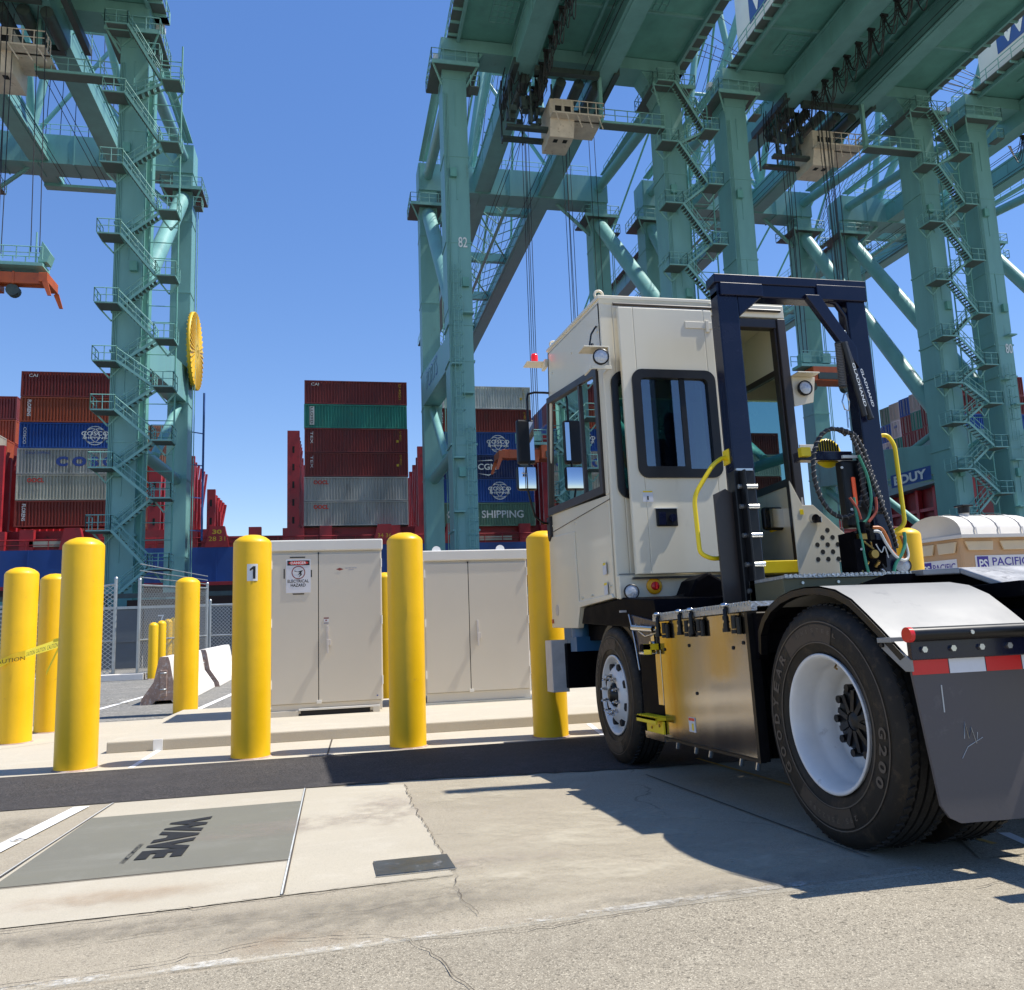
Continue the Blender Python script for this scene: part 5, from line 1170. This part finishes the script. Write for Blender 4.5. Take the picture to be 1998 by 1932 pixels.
MB().prism([(.045,4.60,2.22),(.045,4.35,3.43),(.045,4.40,3.43),(.045,4.65,2.22)],(.04,0,0)).prism([(XR-.085,4.60,2.22),(XR-.085,4.35,3.43),(XR-.085,4.40,3.43),(XR-.085,4.65,2.22)],(.04,0,0)).build('windscreen_frame','black',cb)
# fixed rear window behind the slid door
mb=MB(); frame_y(mb,.055,.90,2.03,3.08,.10,.055,2.628,2.66); rw=mb.build('rear_window_frame','black',cb); MB().box(.11,.86,2.672,2.678,2.08,3.03).build('pane','glass',rw)
# door opening frame
mb=MB().box(.955,.985,2.60,2.68,1.385,3.56).box(1.56,1.635,2.595,2.69,1.38,3.57).box(.985,1.56,2.61,2.69,3.49,3.57); mb.box(1.54,1.56,2.62,2.70,1.4,3.5); mb.build('door_frame','frame_brown',cb,.006)
mb=MB().box(1.60,1.615,2.585,2.597,1.75,2.02).box(1.59,1.625,2.588,2.597,1.60,1.70); mb.build('strike_latch','steel_dull',cb)
MB().box(.93,1.56,2.50,2.70,1.40,1.50).build('yellow_sill','yellow_green',cb,.006)
# sliding door panel
dr=MB(); X0,X1,Z0,Z1=.120,.935,1.425,3.595
hole_plate(dr,X0,X1,Z0,Z1,(.245,.86,2.235,3.00),2.545,2.585)
do=dr.build('sliding_door','cream',cb,.006)
mb=MB(); frame_y(mb,.195,.908,2.175,3.065,.085,.07,2.527,2.565); df=mb.build('door_window_frame','black',do,.0)
MB().box(.25,.855,2.556,2.562,2.23,3.0).build('pane','glass_dark',df); mb=MB().box(.60,.645,2.548,2.558,2.24,3.0).box(.255,.60,2.546,2.552,2.24,2.27); mb.build('window_slider','black',df)
MB().box(.31,.485,2.525,2.546,1.79,1.93).build('door_latch','black',do,.008)
MB().box(.325,.385,2.518,2.527,1.80,1.90).cyl((.44,2.508,1.855),(.44,2.527,1.855),.03,16).box(.425,.435,2.505,2.512,1.815,1.88).build('latch_paddle','rack_blue',do,.002)
MB().box(.305,.49,2.522,2.546,1.928,1.934).build('latch_lip','box_whitegrey',do)
mb=MB().box(.215,.30,2.541,2.545,1.985,2.075,0).box(.218,.297,2.5395,2.541,2.06,2.072,1).box(.25,.262,2.5395,2.541,2.0,2.03,2); mb.build('warning_sticker',['sign_white','yellow_green','black'],do)
mb=MB().box(.69,.93,2.538,2.546,3.43,3.49).box(.87,.90,2.530,2.548,3.40,3.50); mb.build('rail_cover','cream',do,.003)
mb=MB().cyl((.10,2.60,3.64),(1.60,2.60,3.64),.014,8).box(.10,1.0,2.56,2.59,1.39,1.405); mb.build('door_rail','frame_brown',cb)
# hinges / e-stop
es=MB().lathe([(.062,0),(.062,-.012),(.050,-.020),(.001,-.020)],(.275,2.60,1.335),(0,1,0),28).build('isolator_switch','yellow_orange' if 'yellow_orange' in MATS else 'reel_yellow',cb)
MB().lathe([(.032,-.018),(.032,-.035),(.026,-.04),(.001,-.04)],(.275,2.60,1.335),(0,1,0),24).box(.268,.282,2.545,2.552,1.31,1.36).build('red_knob','red_plastic',es)
# interior
mb=MB().box(.55,1.0,3.1,3.55,1.75,1.87).box(.55,1.0,3.0,3.12,1.85,2.62).box(.66,.90,2.98,3.10,2.62,2.85).box(.68,.88,3.2,3.45,1.4,1.75); mb.build('seat','seat',cb,.04)
mb=MB().cyl((.75,4.2,1.4),(.75,3.95,2.15),.03,10); mb.tube([(.75+.2*math.cos(2*math.pi*k/24),3.93+.06*math.sin(2*math.pi*k/24),2.17+.19*math.sin(2*math.pi*k/24)) for k in range(24)],.016,8,closed=True); mb.build('steering_wheel','black',cb)
MB().box(.1,XR-.1,4.15,4.58,1.5,2.12).box(.35,.6,4.1,4.2,2.12,2.45).build('dashboard','black',cb,.02)
MB().box(1.06,1.24,2.72,3.0,1.40,1.95).build('console_box','seat',cb,.015)
fn=MB(); 
for rr in (.10,.085,.05): fn.tube([(.15+.0*k,3.05+rr*math.cos(2*math.pi*k/20),3.0+rr*math.sin(2*math.pi*k/20)) for k in range(20)],.006,6,closed=True)
for k in range(8): fn.cyl((.15,3.05,3.0),(.15,3.05+.1*math.cos(k*.785),3.0+.1*math.sin(k*.785)),.006,5)
for k in range(4): fn.prism([(.155,3.05,3.0),(.16,3.05+.075*math.cos(k*1.57),3.0+.075*math.sin(k*1.57)),(.15,3.05+.075*math.cos(k*1.57+.7),3.0+.075*math.sin(k*1.57+.7))],(.004,0,0))
fn.cyl((.15,3.05,3.0),(.25,2.9,3.1),.02,8); fn.build('cab_fan','black',cb)
MB().cyl((.9,2.9,3.0),(.9,2.9,3.12),.012,6).lathe([(.001,0),(.07,.01),(.07,.03),(.001,.035)],(.9,2.86,2.95),(0,1,0),20).box(.84,.97,2.86,2.9,2.2,2.9).build('sun_visor_arm','cream_in',cb)
MB().box(.30,.58,3.95,4.1,2.6,2.95).build('monitor','black',cb,.02)
# lamps
def round_lamp(parent,c,r,ax,name='work_lamp'):
    c=Vector(c);ax=Vector(ax).normalized()
    lb=MB().lathe([(.001,.06),(r*.6,.055),(r,.02),(r*1.05,0),(r*1.05,-.012),(r*.9,-.014)],c,ax,28).build(name,'black',parent)
    MB().lathe([(r*.92,-.008),(r*.6,-.014),(.001,-.016)],c,ax,28).build('lens','lens',lb); return lb
br=MB().prism([(-.20,2.50,3.225),(.01,2.50,3.225),(.01,2.66,3.225),(-.20,2.66,3.225)],(0,0,.012)).box(-.155,.02,2.50,2.515,3.045,3.075).prism([(.0,2.50,3.06),(.012,2.50,3.06),(.012,2.50,3.23),(.0,2.50,3.23)],(0,.16,0)).box(-.16,-.145,2.5,2.66,3.04,3.08).build('lamp_bracket','cream',cb,.003)
round_lamp(br,(-.065,2.50,3.145),.062,(.15,1,.05))
MB().tube([(-.06,2.6,3.24),(-.09,2.7,3.30),(-.06,2.72,3.42),(-.02,2.74,3.48),(-.005,2.74,3.5)],.008,6).cyl((-.09,2.66,3.24),(-.07,2.68,3.32),.012,8).build('lamp_cable','hose_black',br)
br=MB().prism([(XR+.0,2.62,3.06),(XR+.22,2.62,3.06),(XR+.18,2.62,2.84),(XR+.0,2.62,2.80)],(0,-.012,0)).box(XR,XR+.2,2.50,2.62,3.06,3.072).build('lamp_bracket','cream',cb,.003); round_lamp(br,(XR+.10,2.585,2.955),.062,(0,1,.0))
lb2=MB().box(.045,.058,2.50,2.56,1.14,1.24).box(-.04,.1,2.52,2.54,1.14,1.155).build('lower_lamp_bracket','steel_dull',cb); round_lamp(lb2,(.052,2.50,1.29),.056,(.1,1,0))
br=MB().box(XR,XR+.30,2.60,2.612,2.33,2.47).build('marker_bracket','cream',cb,.003); round_lamp(br,(XR+.15,2.585,2.405),.027,(0,1,0),'marker_lamp')
# beacon
bk=MB().box(-.20,.02,4.42,4.60,3.79,3.80).box(-.03,.0,4.35,4.5,3.72,3.80).build('beacon_bracket','cream',cb)
MB().lathe([(.045,0),(.045,.012),(.038,.02)],(-.095,4.52,3.80),(0,0,1),20).build('beacon_base','black',bk)
MB().lathe([(.036,.02),(.036,.09),(.031,.11),(.001,.115)],(-.095,4.52,3.80),(0,0,1),20).build('beacon_lamp','red_lens',bk)
# mirrors
ar=MB().tube([(.02,4.42,3.46),(-.02,4.47,3.48),(-.12,4.5,3.49),(-.19,4.5,3.47),(-.20,4.5,3.42),(-.20,4.5,3.1),(-.21,4.5,2.7)],.012,8); ar.tube([(-.24,4.5,2.48),(-.22,4.5,2.38),(-.17,4.52,2.2),(-.08,4.56,2.14),(.0,4.6,2.14)],.011,8); am_=ar.build('mirror_arm','black',cb)
MB().box(-.325,-.145,4.49,4.56,2.74,3.20).build('mirror_housing','black',am_,.02); MB().box(-.20,-.155,4.475,4.49,2.77,3.17).build('mirror_glass','mirror',am_)
MB().box(-.345,-.135,4.49,4.56,2.465,2.715).build('convex_mirror','black',am_,.03)
mb=MB(); cx,cz=-.24,2.59; vs=[];K=8
for i in range(K+1):
    for j in range(K+1):
        a=-1+2*i/K;b=-1+2*j/K; vs.append((cx+a*.088,4.488-.012*(1-(a*a+b*b)/2),cz+b*.108))
mb.add(vs,[(i*(K+1)+j,i*(K+1)+j+1,(i+1)*(K+1)+j+1,(i+1)*(K+1)+j) for i in range(K) for j in range(K)],0,True); mb.build('convex_glass','mirror',am_)
MB().prism([(-.03,4.5,2.20),(-.03,4.62,2.20),(-.03,4.62,2.02),(-.03,4.58,1.95),(-.03,4.5,2.0)],(.05,0,0)).build('mirror_bracket','seat',cb,.01)
# front-side marks
mb=MB().cyl((-.016,4.45,1.26),(-.011,4.45,1.26),.055,20); mb.build('side_reflector','steel_dull',cb); MB().box(-.02,-.01,4.60,4.66,1.14,1.18).build('amber_marker','orange',cb)
MB().box(-.0145,-.012,2.86,2.95,1.46,1.56,0).box(-.0155,-.0145,2.87,2.94,1.535,1.555,1).build('warning_label',['sign_white','yellow_green'],cb); MB().box(-.0145,-.012,2.86,2.95,1.30,1.40,0).box(-.0155,-.0145,2.87,2.94,1.375,1.395,1).build('warning_label',['sign_white','yellow_green'],cb)
MB().box(-.004,.0,2.70,4.62,2.035,2.041).build('panel_seam','seam',cb); MB().box(.0,.13,2.598,2.604,1.43,1.436).build('panel_seam','seam',cb)
for y,z in ((2.80,1.36),(3.3,1.32),(3.6,1.32),(2.78,2.0),(3.7,2.0),(4.5,2.1),(2.74,3.45),(3.5,3.55),(4.2,3.6)): MB().cyl((-.006 if z>1.98 else -.016,y,z),(.0,y,z),.009,8).build('rivet','cream',cb)
# perforated guard panel
gp=MB(); pg=[(1.27,1.36),(1.62,1.355),(1.62,1.455),(1.705,1.455),(1.705,1.67),(1.45,1.905),(1.36,1.905),(1.27,2.1)]
# polygon at local plane y=2.3
gp.prism([(x+.06,2.30,z) for x,z in pg],(0,-.012,0)); g_=gp.build('guard_panel','cream',cb,.003)
mb=MB()
H_=[(1.555,1.705),(1.505,1.648),(1.592,1.648),(1.455,1.592),(1.543,1.592),(1.63,1.592),(1.495,1.537),(1.582,1.537),(1.668,1.537),(1.448,1.48),(1.535,1.48),(1.622,1.48),(1.705,1.48)]
for x,z in H_: MB().cyl((x+.055,2.2872,z),(x+.055,2.2879,z),.019,16).build('vent_hole','black_gap',g_)
MB().cyl((1.49,2.28,1.80),(1.49,2.24,1.79),.035,14).box(1.47,1.55,2.255,2.285,1.76,1.81).build('latch','chrome',g_,.004); MB().box(1.39,1.42,2.284,2.287,1.83,1.87).build('warning_tag','yellow_green',g_)
# ---- grab handles ----
def handle(pts,r,parent,name='grab_handle'):
    P=[Vector(p) for p in pts]; out=[]
    for i,p in enumerate(P):
        if 0<i<len(P)-1:
            a=(P[i-1]-p);b=(P[i+1]-p);d=min(.07,a.length*.4,b.length*.4); A=p+a.normalized()*d;B=p+b.normalized()*d
            for k in range(6):
                t=k/5; out.append(A*(1-t)**2+p*2*t*(1-t)+B*t*t)
        else: out.append(p)
    return MB().tube(out,r,12).build(name,'yellow_green',parent)
yh=1.93
h1=handle([(.665,yh,2.185),(.60,yh-.0,2.19),(.50,yh-.05,2.13),(.335,yh-.05,1.90),(.345,yh-.05,1.50),(.43,yh-.05,1.46),(.64,yh,1.475)],.016,T)
MB().box(.63,.66,yh-.045,yh+.045,2.14,2.25).build('mounting_plate','yellow_green',h1,.004); MB().box(.615,.645,yh-.05,yh+.05,1.42,1.54).build('mounting_plate','yellow_green',h1,.004)
h2=handle([(1.86,yh,2.36),(1.95,yh-.03,2.37),(1.985,yh-.05,2.28),(1.985,yh-.05,1.68),(1.90,yh,1.62)],.016,T)
MB().box(1.855,1.88,yh-.045,yh+.045,2.29,2.42).build('mounting_plate','yellow_green',h2,.004)
# ---- hose rack (portal) ----
rk=MB(); y0,y1=1.84,1.96
rk.box(.64,.80,y0,y1,1.05,3.45).box(1.70,1.86,y0,y1,1.05,3.45).box(.64,1.86,y0,y1,3.40,3.545)
rk.prism([(.80,y0,3.24),(.80,y0,3.405),(1.0,y0,3.405)],(0,y1-y0,0)); 
ra=rk.build('hose_rack','rack_blue',T,.008)
MB().box(.62,1.88,y0-.012,y1+.012,3.50,3.57).box(.66,1.0,y0-.02,y0-.0,3.40,3.50).box(1.45,1.87,y0-.02,y0,3.40,3.52).build('rack_cap','rack_blue',ra,.005)
MB().prism([(1.34,y0-.03,3.43),(1.46,y0-.03,3.43),(1.72,y0-.03,3.02),(1.72,y0-.03,2.86)],(0,.05,0)).tube([(1.50,y0+.03,3.42),(1.62,y0+.03,3.40),(1.70,y0+.03,3.28),(1.71,y0+.03,3.1)],.02,8).build('rack_gusset','rack_blue',ra,.004)
lp=MB().box(.585,.74,1.74,1.84,1.02,2.06).box(.62,.635,1.66,1.74,1.02,2.05); 
lpo=lp.build('ladder_post','black',T,.006)
for z in (1.22,1.40,1.60,1.80,1.94): MB().cyl((.60,1.725,z),(.74,1.725,z),.017,10).build('rung','alu',lpo)
MB().box(.60,.725,1.73,1.75,2.055,2.07).build('post_cap','alu',lpo)
MB().prism([(.455,1.80,1.12),(.60,1.80,1.12),(.60,1.80,1.90),(.54,1.80,1.94),(.45,1.80,1.90)],(0,.02,0)).build('splash_plate','frame_brown',T,.003)
MB().prism([(.30,2.2,1.06),(.78,2.2,1.06),(.72,2.2,1.30),(.55,2.2,1.40),(.45,2.2,1.35)],(0,.3,0)).build('cab_mount','chassis',T,.02)
# deck behind cab
dk=MB().box(.62,1.95,1.30,1.78,1.12,1.265).build('deck_box','olive_box',T,.005); mb=MB().box(.62,1.95,1.28,1.80,1.265,1.285)
for k in range(40): mb.box(.62+k*.033,.64+k*.033,1.276,1.282,1.27,1.29)
mb.build('tread_plate','tread_plate',dk); MB().box(1.17,1.33,1.292,1.299,1.185,1.225).build('yellow_label','yellow_green',dk)
for x in (.75,1.0,1.25,1.5): MB().cyl((x,1.29,1.235),(x,1.30,1.235),.01,8).build('bolt','alu',dk)
# ---- air hoses, springs, electrics on the rack ----
def hx(px,pz,y=1.86): return (px,y,pz)
def spiral(mb,pts,r,turns,m=0,m2=1):
    mb.tube(pts,r,10,m=m); P=[Vector(p) for p in pts]; L=[0]
    for i in range(1,len(P)): L.append(L[-1]+(P[i]-P[i-1]).length)
    tot=L[-1]; out=[]; n=turns*8
    for k in range(n+1):
        s=tot*k/n; i=max(j for j in range(len(L)) if L[j]<=s+1e-9); i=min(i,len(P)-2); t=(s-L[i])/(L[i+1]-L[i]+1e-9); p=P[i].lerp(P[i+1],t); d=(P[i+1]-P[i]).normalized(); u=Vector((0,1,0)); a=(u-d*d.dot(u)).normalized(); b=d.cross(a); th=2*math.pi*k/8
        out.append(p+a*(r+.002)*math.cos(th)+b*(r+.002)*math.sin(th))
    mb.tube(out,.0035,5,m=m2)
ring=[]
cx,cz=1.455,2.06
for k in range(33):
    t=R(60+330*k/32*1.0); ring.append((cx+.20*math.cos(t),1.83,cz+.33*math.sin(t)))
mb=MB(); spiral(mb,ring,.015,34); hr=mb.build('hose_loop',['hose_black','hose_grey'],T)
mb=MB(); spiral(mb,[(1.50,1.82,2.385),(1.60,1.80,2.34),(1.66,1.80,2.22),(1.69,1.79,2.05),(1.73,1.79,1.9),(1.76,1.80,1.82),(1.74,1.8,1.76),(1.68,1.8,1.77),(1.64,1.8,1.83),(1.62,1.8,1.95),(1.62,1.8,2.15)],.017,30)
spiral(mb,[(1.56,1.78,2.33),(1.66,1.77,2.05),(1.74,1.77,1.78),(1.80,1.78,1.60),(1.83,1.8,1.50)],.014,26); mb.build('wrapped_hose',['hose_black','hose_grey'],T)
def spring(p,q,r,label_):
    mb=MB(); p=Vector(p);q=Vector(q); mb.cyl(p,q,r,12); d=(q-p); 
    mb.cyl(p,p+d*.03,r*1.15,12); mb.cyl(q-d*.03,q,r*1.1,12); o=mb.build('hose_tender_spring','hose_black',T)
    return o
s1_=spring((1.585,1.83,3.06),(1.575,1.83,2.71),.026,'')
mb=MB(); P=[]
for k in range(200):
    t=k/199; th=t*2*math.pi*26; P.append((1.585-.01*t+.028*math.cos(th),1.83+.028*math.sin(th),3.05-.33*t))
mb.tube(P,.004,5); mb.build('coil','hose_grey',s1_)
s2_=spring((1.625,1.82,3.06),(1.755,1.80,2.46),.021,'')
mb=MB(); mb.cyl((1.60,1.79,3.05),(1.70,1.79,2.48),.02,12); sx_=mb.build('hose_tender_spring','hose_black',T)
dd=Vector((.10,0,-.57)).normalized(); upv=Vector((.57,0,.10)).normalized()
mb=MB(); text(mb,'GLADHAND',(1.632,1.768,2.88),dd,upv,.34,.022,0,.02); text(mb,'GLADHAND',(1.70,1.777,2.84),(Vector((.13,0,-.6)).normalized()),(Vector((.6,0,.13)).normalized()),.30,.02,0,.02); mb.build('lettering','text_white',sx_)
mb=MB().tube([(1.60,1.83,3.20),(1.585,1.83,3.17),(1.60,1.83,3.14),(1.61,1.83,3.17)],.006,6,closed=True)
for k in range(5): mb.tube([(1.60+.01*(k%2),1.83,3.14-.03*k),(1.61+.01*(k%2),1.83,3.125-.03*k),(1.60,1.83,3.10-.03*k),(1.59,1.83,3.125-.03*k)],.004,5,closed=True)
for k in range(5): mb.tube([(1.65+.01*(k%2),1.83,3.16-.03*k),(1.66+.01*(k%2),1.83,3.145-.03*k),(1.65,1.83,3.12-.03*k),(1.64,1.83,3.145-.03*k)],.004,5,closed=True)
mb.build('chain','chrome',T)
mb=MB().tube([(1.58,1.83,2.66),(1.555,1.83,2.60),(1.57,1.83,2.54),(1.60,1.83,2.53),(1.615,1.83,2.60),(1.60,1.83,2.66)],.005,6,closed=True).cyl((1.585,1.83,2.53),(1.58,1.83,2.40),.006,6); mb.build('carabiner','chrome',T)
# electrical box with red lamp
eb=MB().box(1.50,1.68,1.84,1.94,1.66,2.16).build('control_box','black',T,.02); MB().box(1.555,1.585,1.825,1.842,1.80,2.03).build('red_light_strip','red_orange',eb,.01)
MB().box(1.50,1.66,1.82,1.84,2.17,2.19).cyl((1.49,1.83,2.10),(1.49,1.838,2.10),.01,8).cyl((1.53,1.83,1.79),(1.53,1.838,1.79),.01,8).build('box_fittings','box_whitegrey',eb)
# yellow ribbed light guard and reels behind
yb_=MB().lathe([(.115,0),(.11,-.02),(.001,-.02)],(1.555,2.10,2.27),(0,1,0),28).build('ribbed_guard','yellow_green',T)
mb=MB()
for k in range(9): x=1.47+.021*k; h=math.sqrt(max(0,.105**2-(x-1.555)**2)); mb.box(x-.003,x+.003,2.066,2.08,2.27,2.27+h)
mb.build('rib','black_gap',yb_)
MB().box(1.28,1.72,2.02,2.12,2.20,2.27).build('blue_bracket','rack_blue',T,.006); MB().box(1.27,1.35,1.98,2.03,2.22,2.29).build('yellow_clamp','yellow_green',T,.004)
# right mirror seen beyond
rm_=MB().box(1.42,1.66,2.9,2.96,1.80,2.0).build('right_mirror','black',T,.03); MB().box(1.44,1.64,2.888,2.90,1.82,1.98).build('mirror_glass','mirror',rm_); MB().tube([(1.5,2.95,1.80),(1.75,3.0,1.86),(1.95,3.1,1.95)],.016,8).build('yellow_rail','yellow_green',T)
# pump block, couplings
mb=MB().box(1.47,1.60,1.76,1.95,1.32,1.62,0).box(1.60,1.72,1.78,1.92,1.36,1.56,0).cyl((1.52,1.74,1.60),(1.52,1.74,1.68),.03,12,m=0).box(1.49,1.56,1.74,1.77,1.56,1.60,1).cyl((1.58,1.74,1.45),(1.58,1.70,1.45),.03,12,m=1).box(1.44,1.50,1.72,1.80,1.26,1.56,0)
random.seed(31)
for k in range(18): 
    p=(random.uniform(1.46,1.72),1.74,random.uniform(1.3,1.62)); q=(p[0]+random.uniform(-.06,.06),1.72+random.uniform(-.02,.03),p[2]+random.uniform(-.06,.06)); mb.cyl(p,q,random.uniform(.006,.014),7,m=random.choice((0,0,1,2)))
mb.build('valve_block',['chassis','brass','chrome'],T)
def hose(pts,r,m,name='air_hose'):
    P=[Vector(p) for p in pts]; out=[]
    for i in range(len(P)-1):
        a=P[max(0,i-1)];b=P[i];c=P[i+1];d=P[min(len(P)-1,i+2)]
        for k in range(6):
            t=k/6; out.append(.5*((2*b)+(-a+c)*t+(2*a-5*b+4*c-d)*t*t+(-a+3*b-3*c+d)*t**3))
    out.append(P[-1]); return MB().tube(out,r,8).build(name,m,T)
hose([(1.57,1.74,2.17),(1.62,1.74,2.02),(1.63,1.74,1.85),(1.59,1.74,1.72),(1.52,1.74,1.66)],.010,'hose_green')
hose([(1.49,1.74,1.86),(1.50,1.73,1.6),(1.51,1.72,1.40),(1.53,1.72,1.28),(1.55,1.72,1.20)],.011,'hose_green')
hose([(1.46,1.74,1.86),(1.50,1.73,1.78),(1.52,1.73,1.70)],.010,'hose_red'); hose([(1.66,1.73,1.86),(1.65,1.73,1.76),(1.58,1.73,1.68)],.010,'hose_red')
hose([(1.60,1.72,1.64),(1.66,1.71,1.63),(1.70,1.71,1.55),(1.72,1.71,1.47),(1.78,1.71,1.42),(1.83,1.72,1.43),(1.845,1.73,1.50),(1.83,1.74,1.58)],.011,'hose_orange')
hose([(1.59,1.70,1.61),(1.63,1.69,1.60),(1.67,1.69,1.52),(1.73,1.69,1.43),(1.80,1.69,1.40),(1.84,1.70,1.44),(1.84,1.72,1.56)],.010,'hose_white')
hose([(1.83,1.70,1.60),(1.825,1.70,1.52),(1.78,1.69,1.44),(1.72,1.69,1.37),(1.70,1.69,1.29),(1.72,1.69,1.21)],.012,'hose_green')
hose([(1.60,1.71,1.52),(1.63,1.70,1.46),(1.66,1.70,1.50),(1.68,1.70,1.42)],.004,'hose_white'); hose([(1.64,1.72,1.38),(1.67,1.72,1.30),(1.64,1.72,1.22)],.005,'hose_black')
MB().cyl((1.54,1.66,1.29),(1.525,1.62,1.16),.022,12).build('hose_coupler','box_beige',T)
MB().box(1.87,2.12,1.9,2.1,1.16,1.32).build('right_box','chassis',T,.01); lq=MB().box(1.88,1.9,1.84,1.9,1.2,1.4).build('right_lamp_bracket','black',T); round_lamp(lq,(1.86,1.80,1.37),.055,(.6,1,0))
MB().box(1.86,1.93,1.95,2.05,1.75,2.2).build('side_controller','black',T,.01)
# yard hose or rod under truck
# ================= portable toilet =================
tl=thing('portable_toilet','tan portable toilet with white domed roof behind the truck on the right','portable toilet',(9.35,11.0,-.208))
w_,d_=1.25,1.05; H=2.19
mb=MB().box(0,w_,0,d_,.05,H); mb.build('body','tan_plastic',tl,.03)
mb=MB(); n=14; V=[]
for x in (-.05,w_+.05):
    for k in range(n+1): t=math.pi*k/n; V.append((x,d_/2-.62*math.cos(t),H+.02+.36*math.sin(t)**.8))
mb.add(V,[(k,k+1,n+2+k,n+1+k) for k in range(n)]+[tuple(range(n+1)),tuple(range(n+1,2*n+2))],0,True); mb.box(-.07,w_+.07,-.12,d_+.12,H-.02,H+.03)
for k in range(3):
    x=.2+k*.42; V=[]
    for xx in (x,x+.03):
        for j in range(n+1): t=math.pi*j/n; V.append((xx,d_/2-.63*math.cos(t),H+.03+.37*math.sin(t)**.8))
    mb.add(V,[(j,j+1,n+2+j,n+1+j) for j in range(n)])
mb.build('roof','roof_white',tl)
MB().cyl((.38,.30,H+.2),(.38,.30,H+.42),.07,16).build('vent_pipe','roof_white',tl); MB().cyl((.38,.30,H+.40),(.38,.30,H+.52),.085,16).box(.28,.48,.2,.4,H+.5,H+.53).build('vent_cap','black',tl,.01)
for x in (.06,.68): 
    v_=MB().prism([(x,-.03,H-.07),(x+.5,-.03,H-.07),(x+.46,-.05,H-.21),(x+.04,-.05,H-.21)],(0,.03,0)).build('vent_panel','vent_cream',tl,.006)
for y in (.07,.56): MB().prism([(-.03,y,H-.07),(-.03,y+.42,H-.07),(-.05,y+.38,H-.24),(-.05,y+.04,H-.24)],(.03,0,0)).build('vent_panel','vent_cream',tl,.006)
s_=MB().box(.22,1.22,-.008,-.0,1.64,1.90).build('sign','sign_white',tl); MB().box(.25,.45,-.011,-.008,1.655,1.885).build('logo_panel','purple',s_)
mb=MB(); text(mb,'PS',(.28,-.014,1.69),(1,0,0),(0,0,1),.15,.15,1,.02); text(mb,'PACIFIC',(.52,-.011,1.74),(1,0,0),(0,0,1),.65,.125,0,.01); text(mb,'PORTABLE SERVICES',(.53,-.011,1.67),(1,0,0),(0,0,1),.6,.04,0); mb.build('lettering',['purple','text_white'],s_)
s_=MB().box(-.008,0,.12,.92,1.58,1.86).build('sign','sign_white',tl); MB().box(-.011,-.008,.68,.88,1.60,1.84).build('logo_panel','purple',s_)
mb=MB(); text(mb,'PS',(-.014,.86,1.65),(0,-1,0),(0,0,1),.15,.14,1,.02); text(mb,'PACIFIC',(-.011,.65,1.69),(0,-1,0),(0,0,1),.5,.11,0,.01); mb.build('lettering',['purple','text_white'],s_)
bpy.context.view_layer.update()
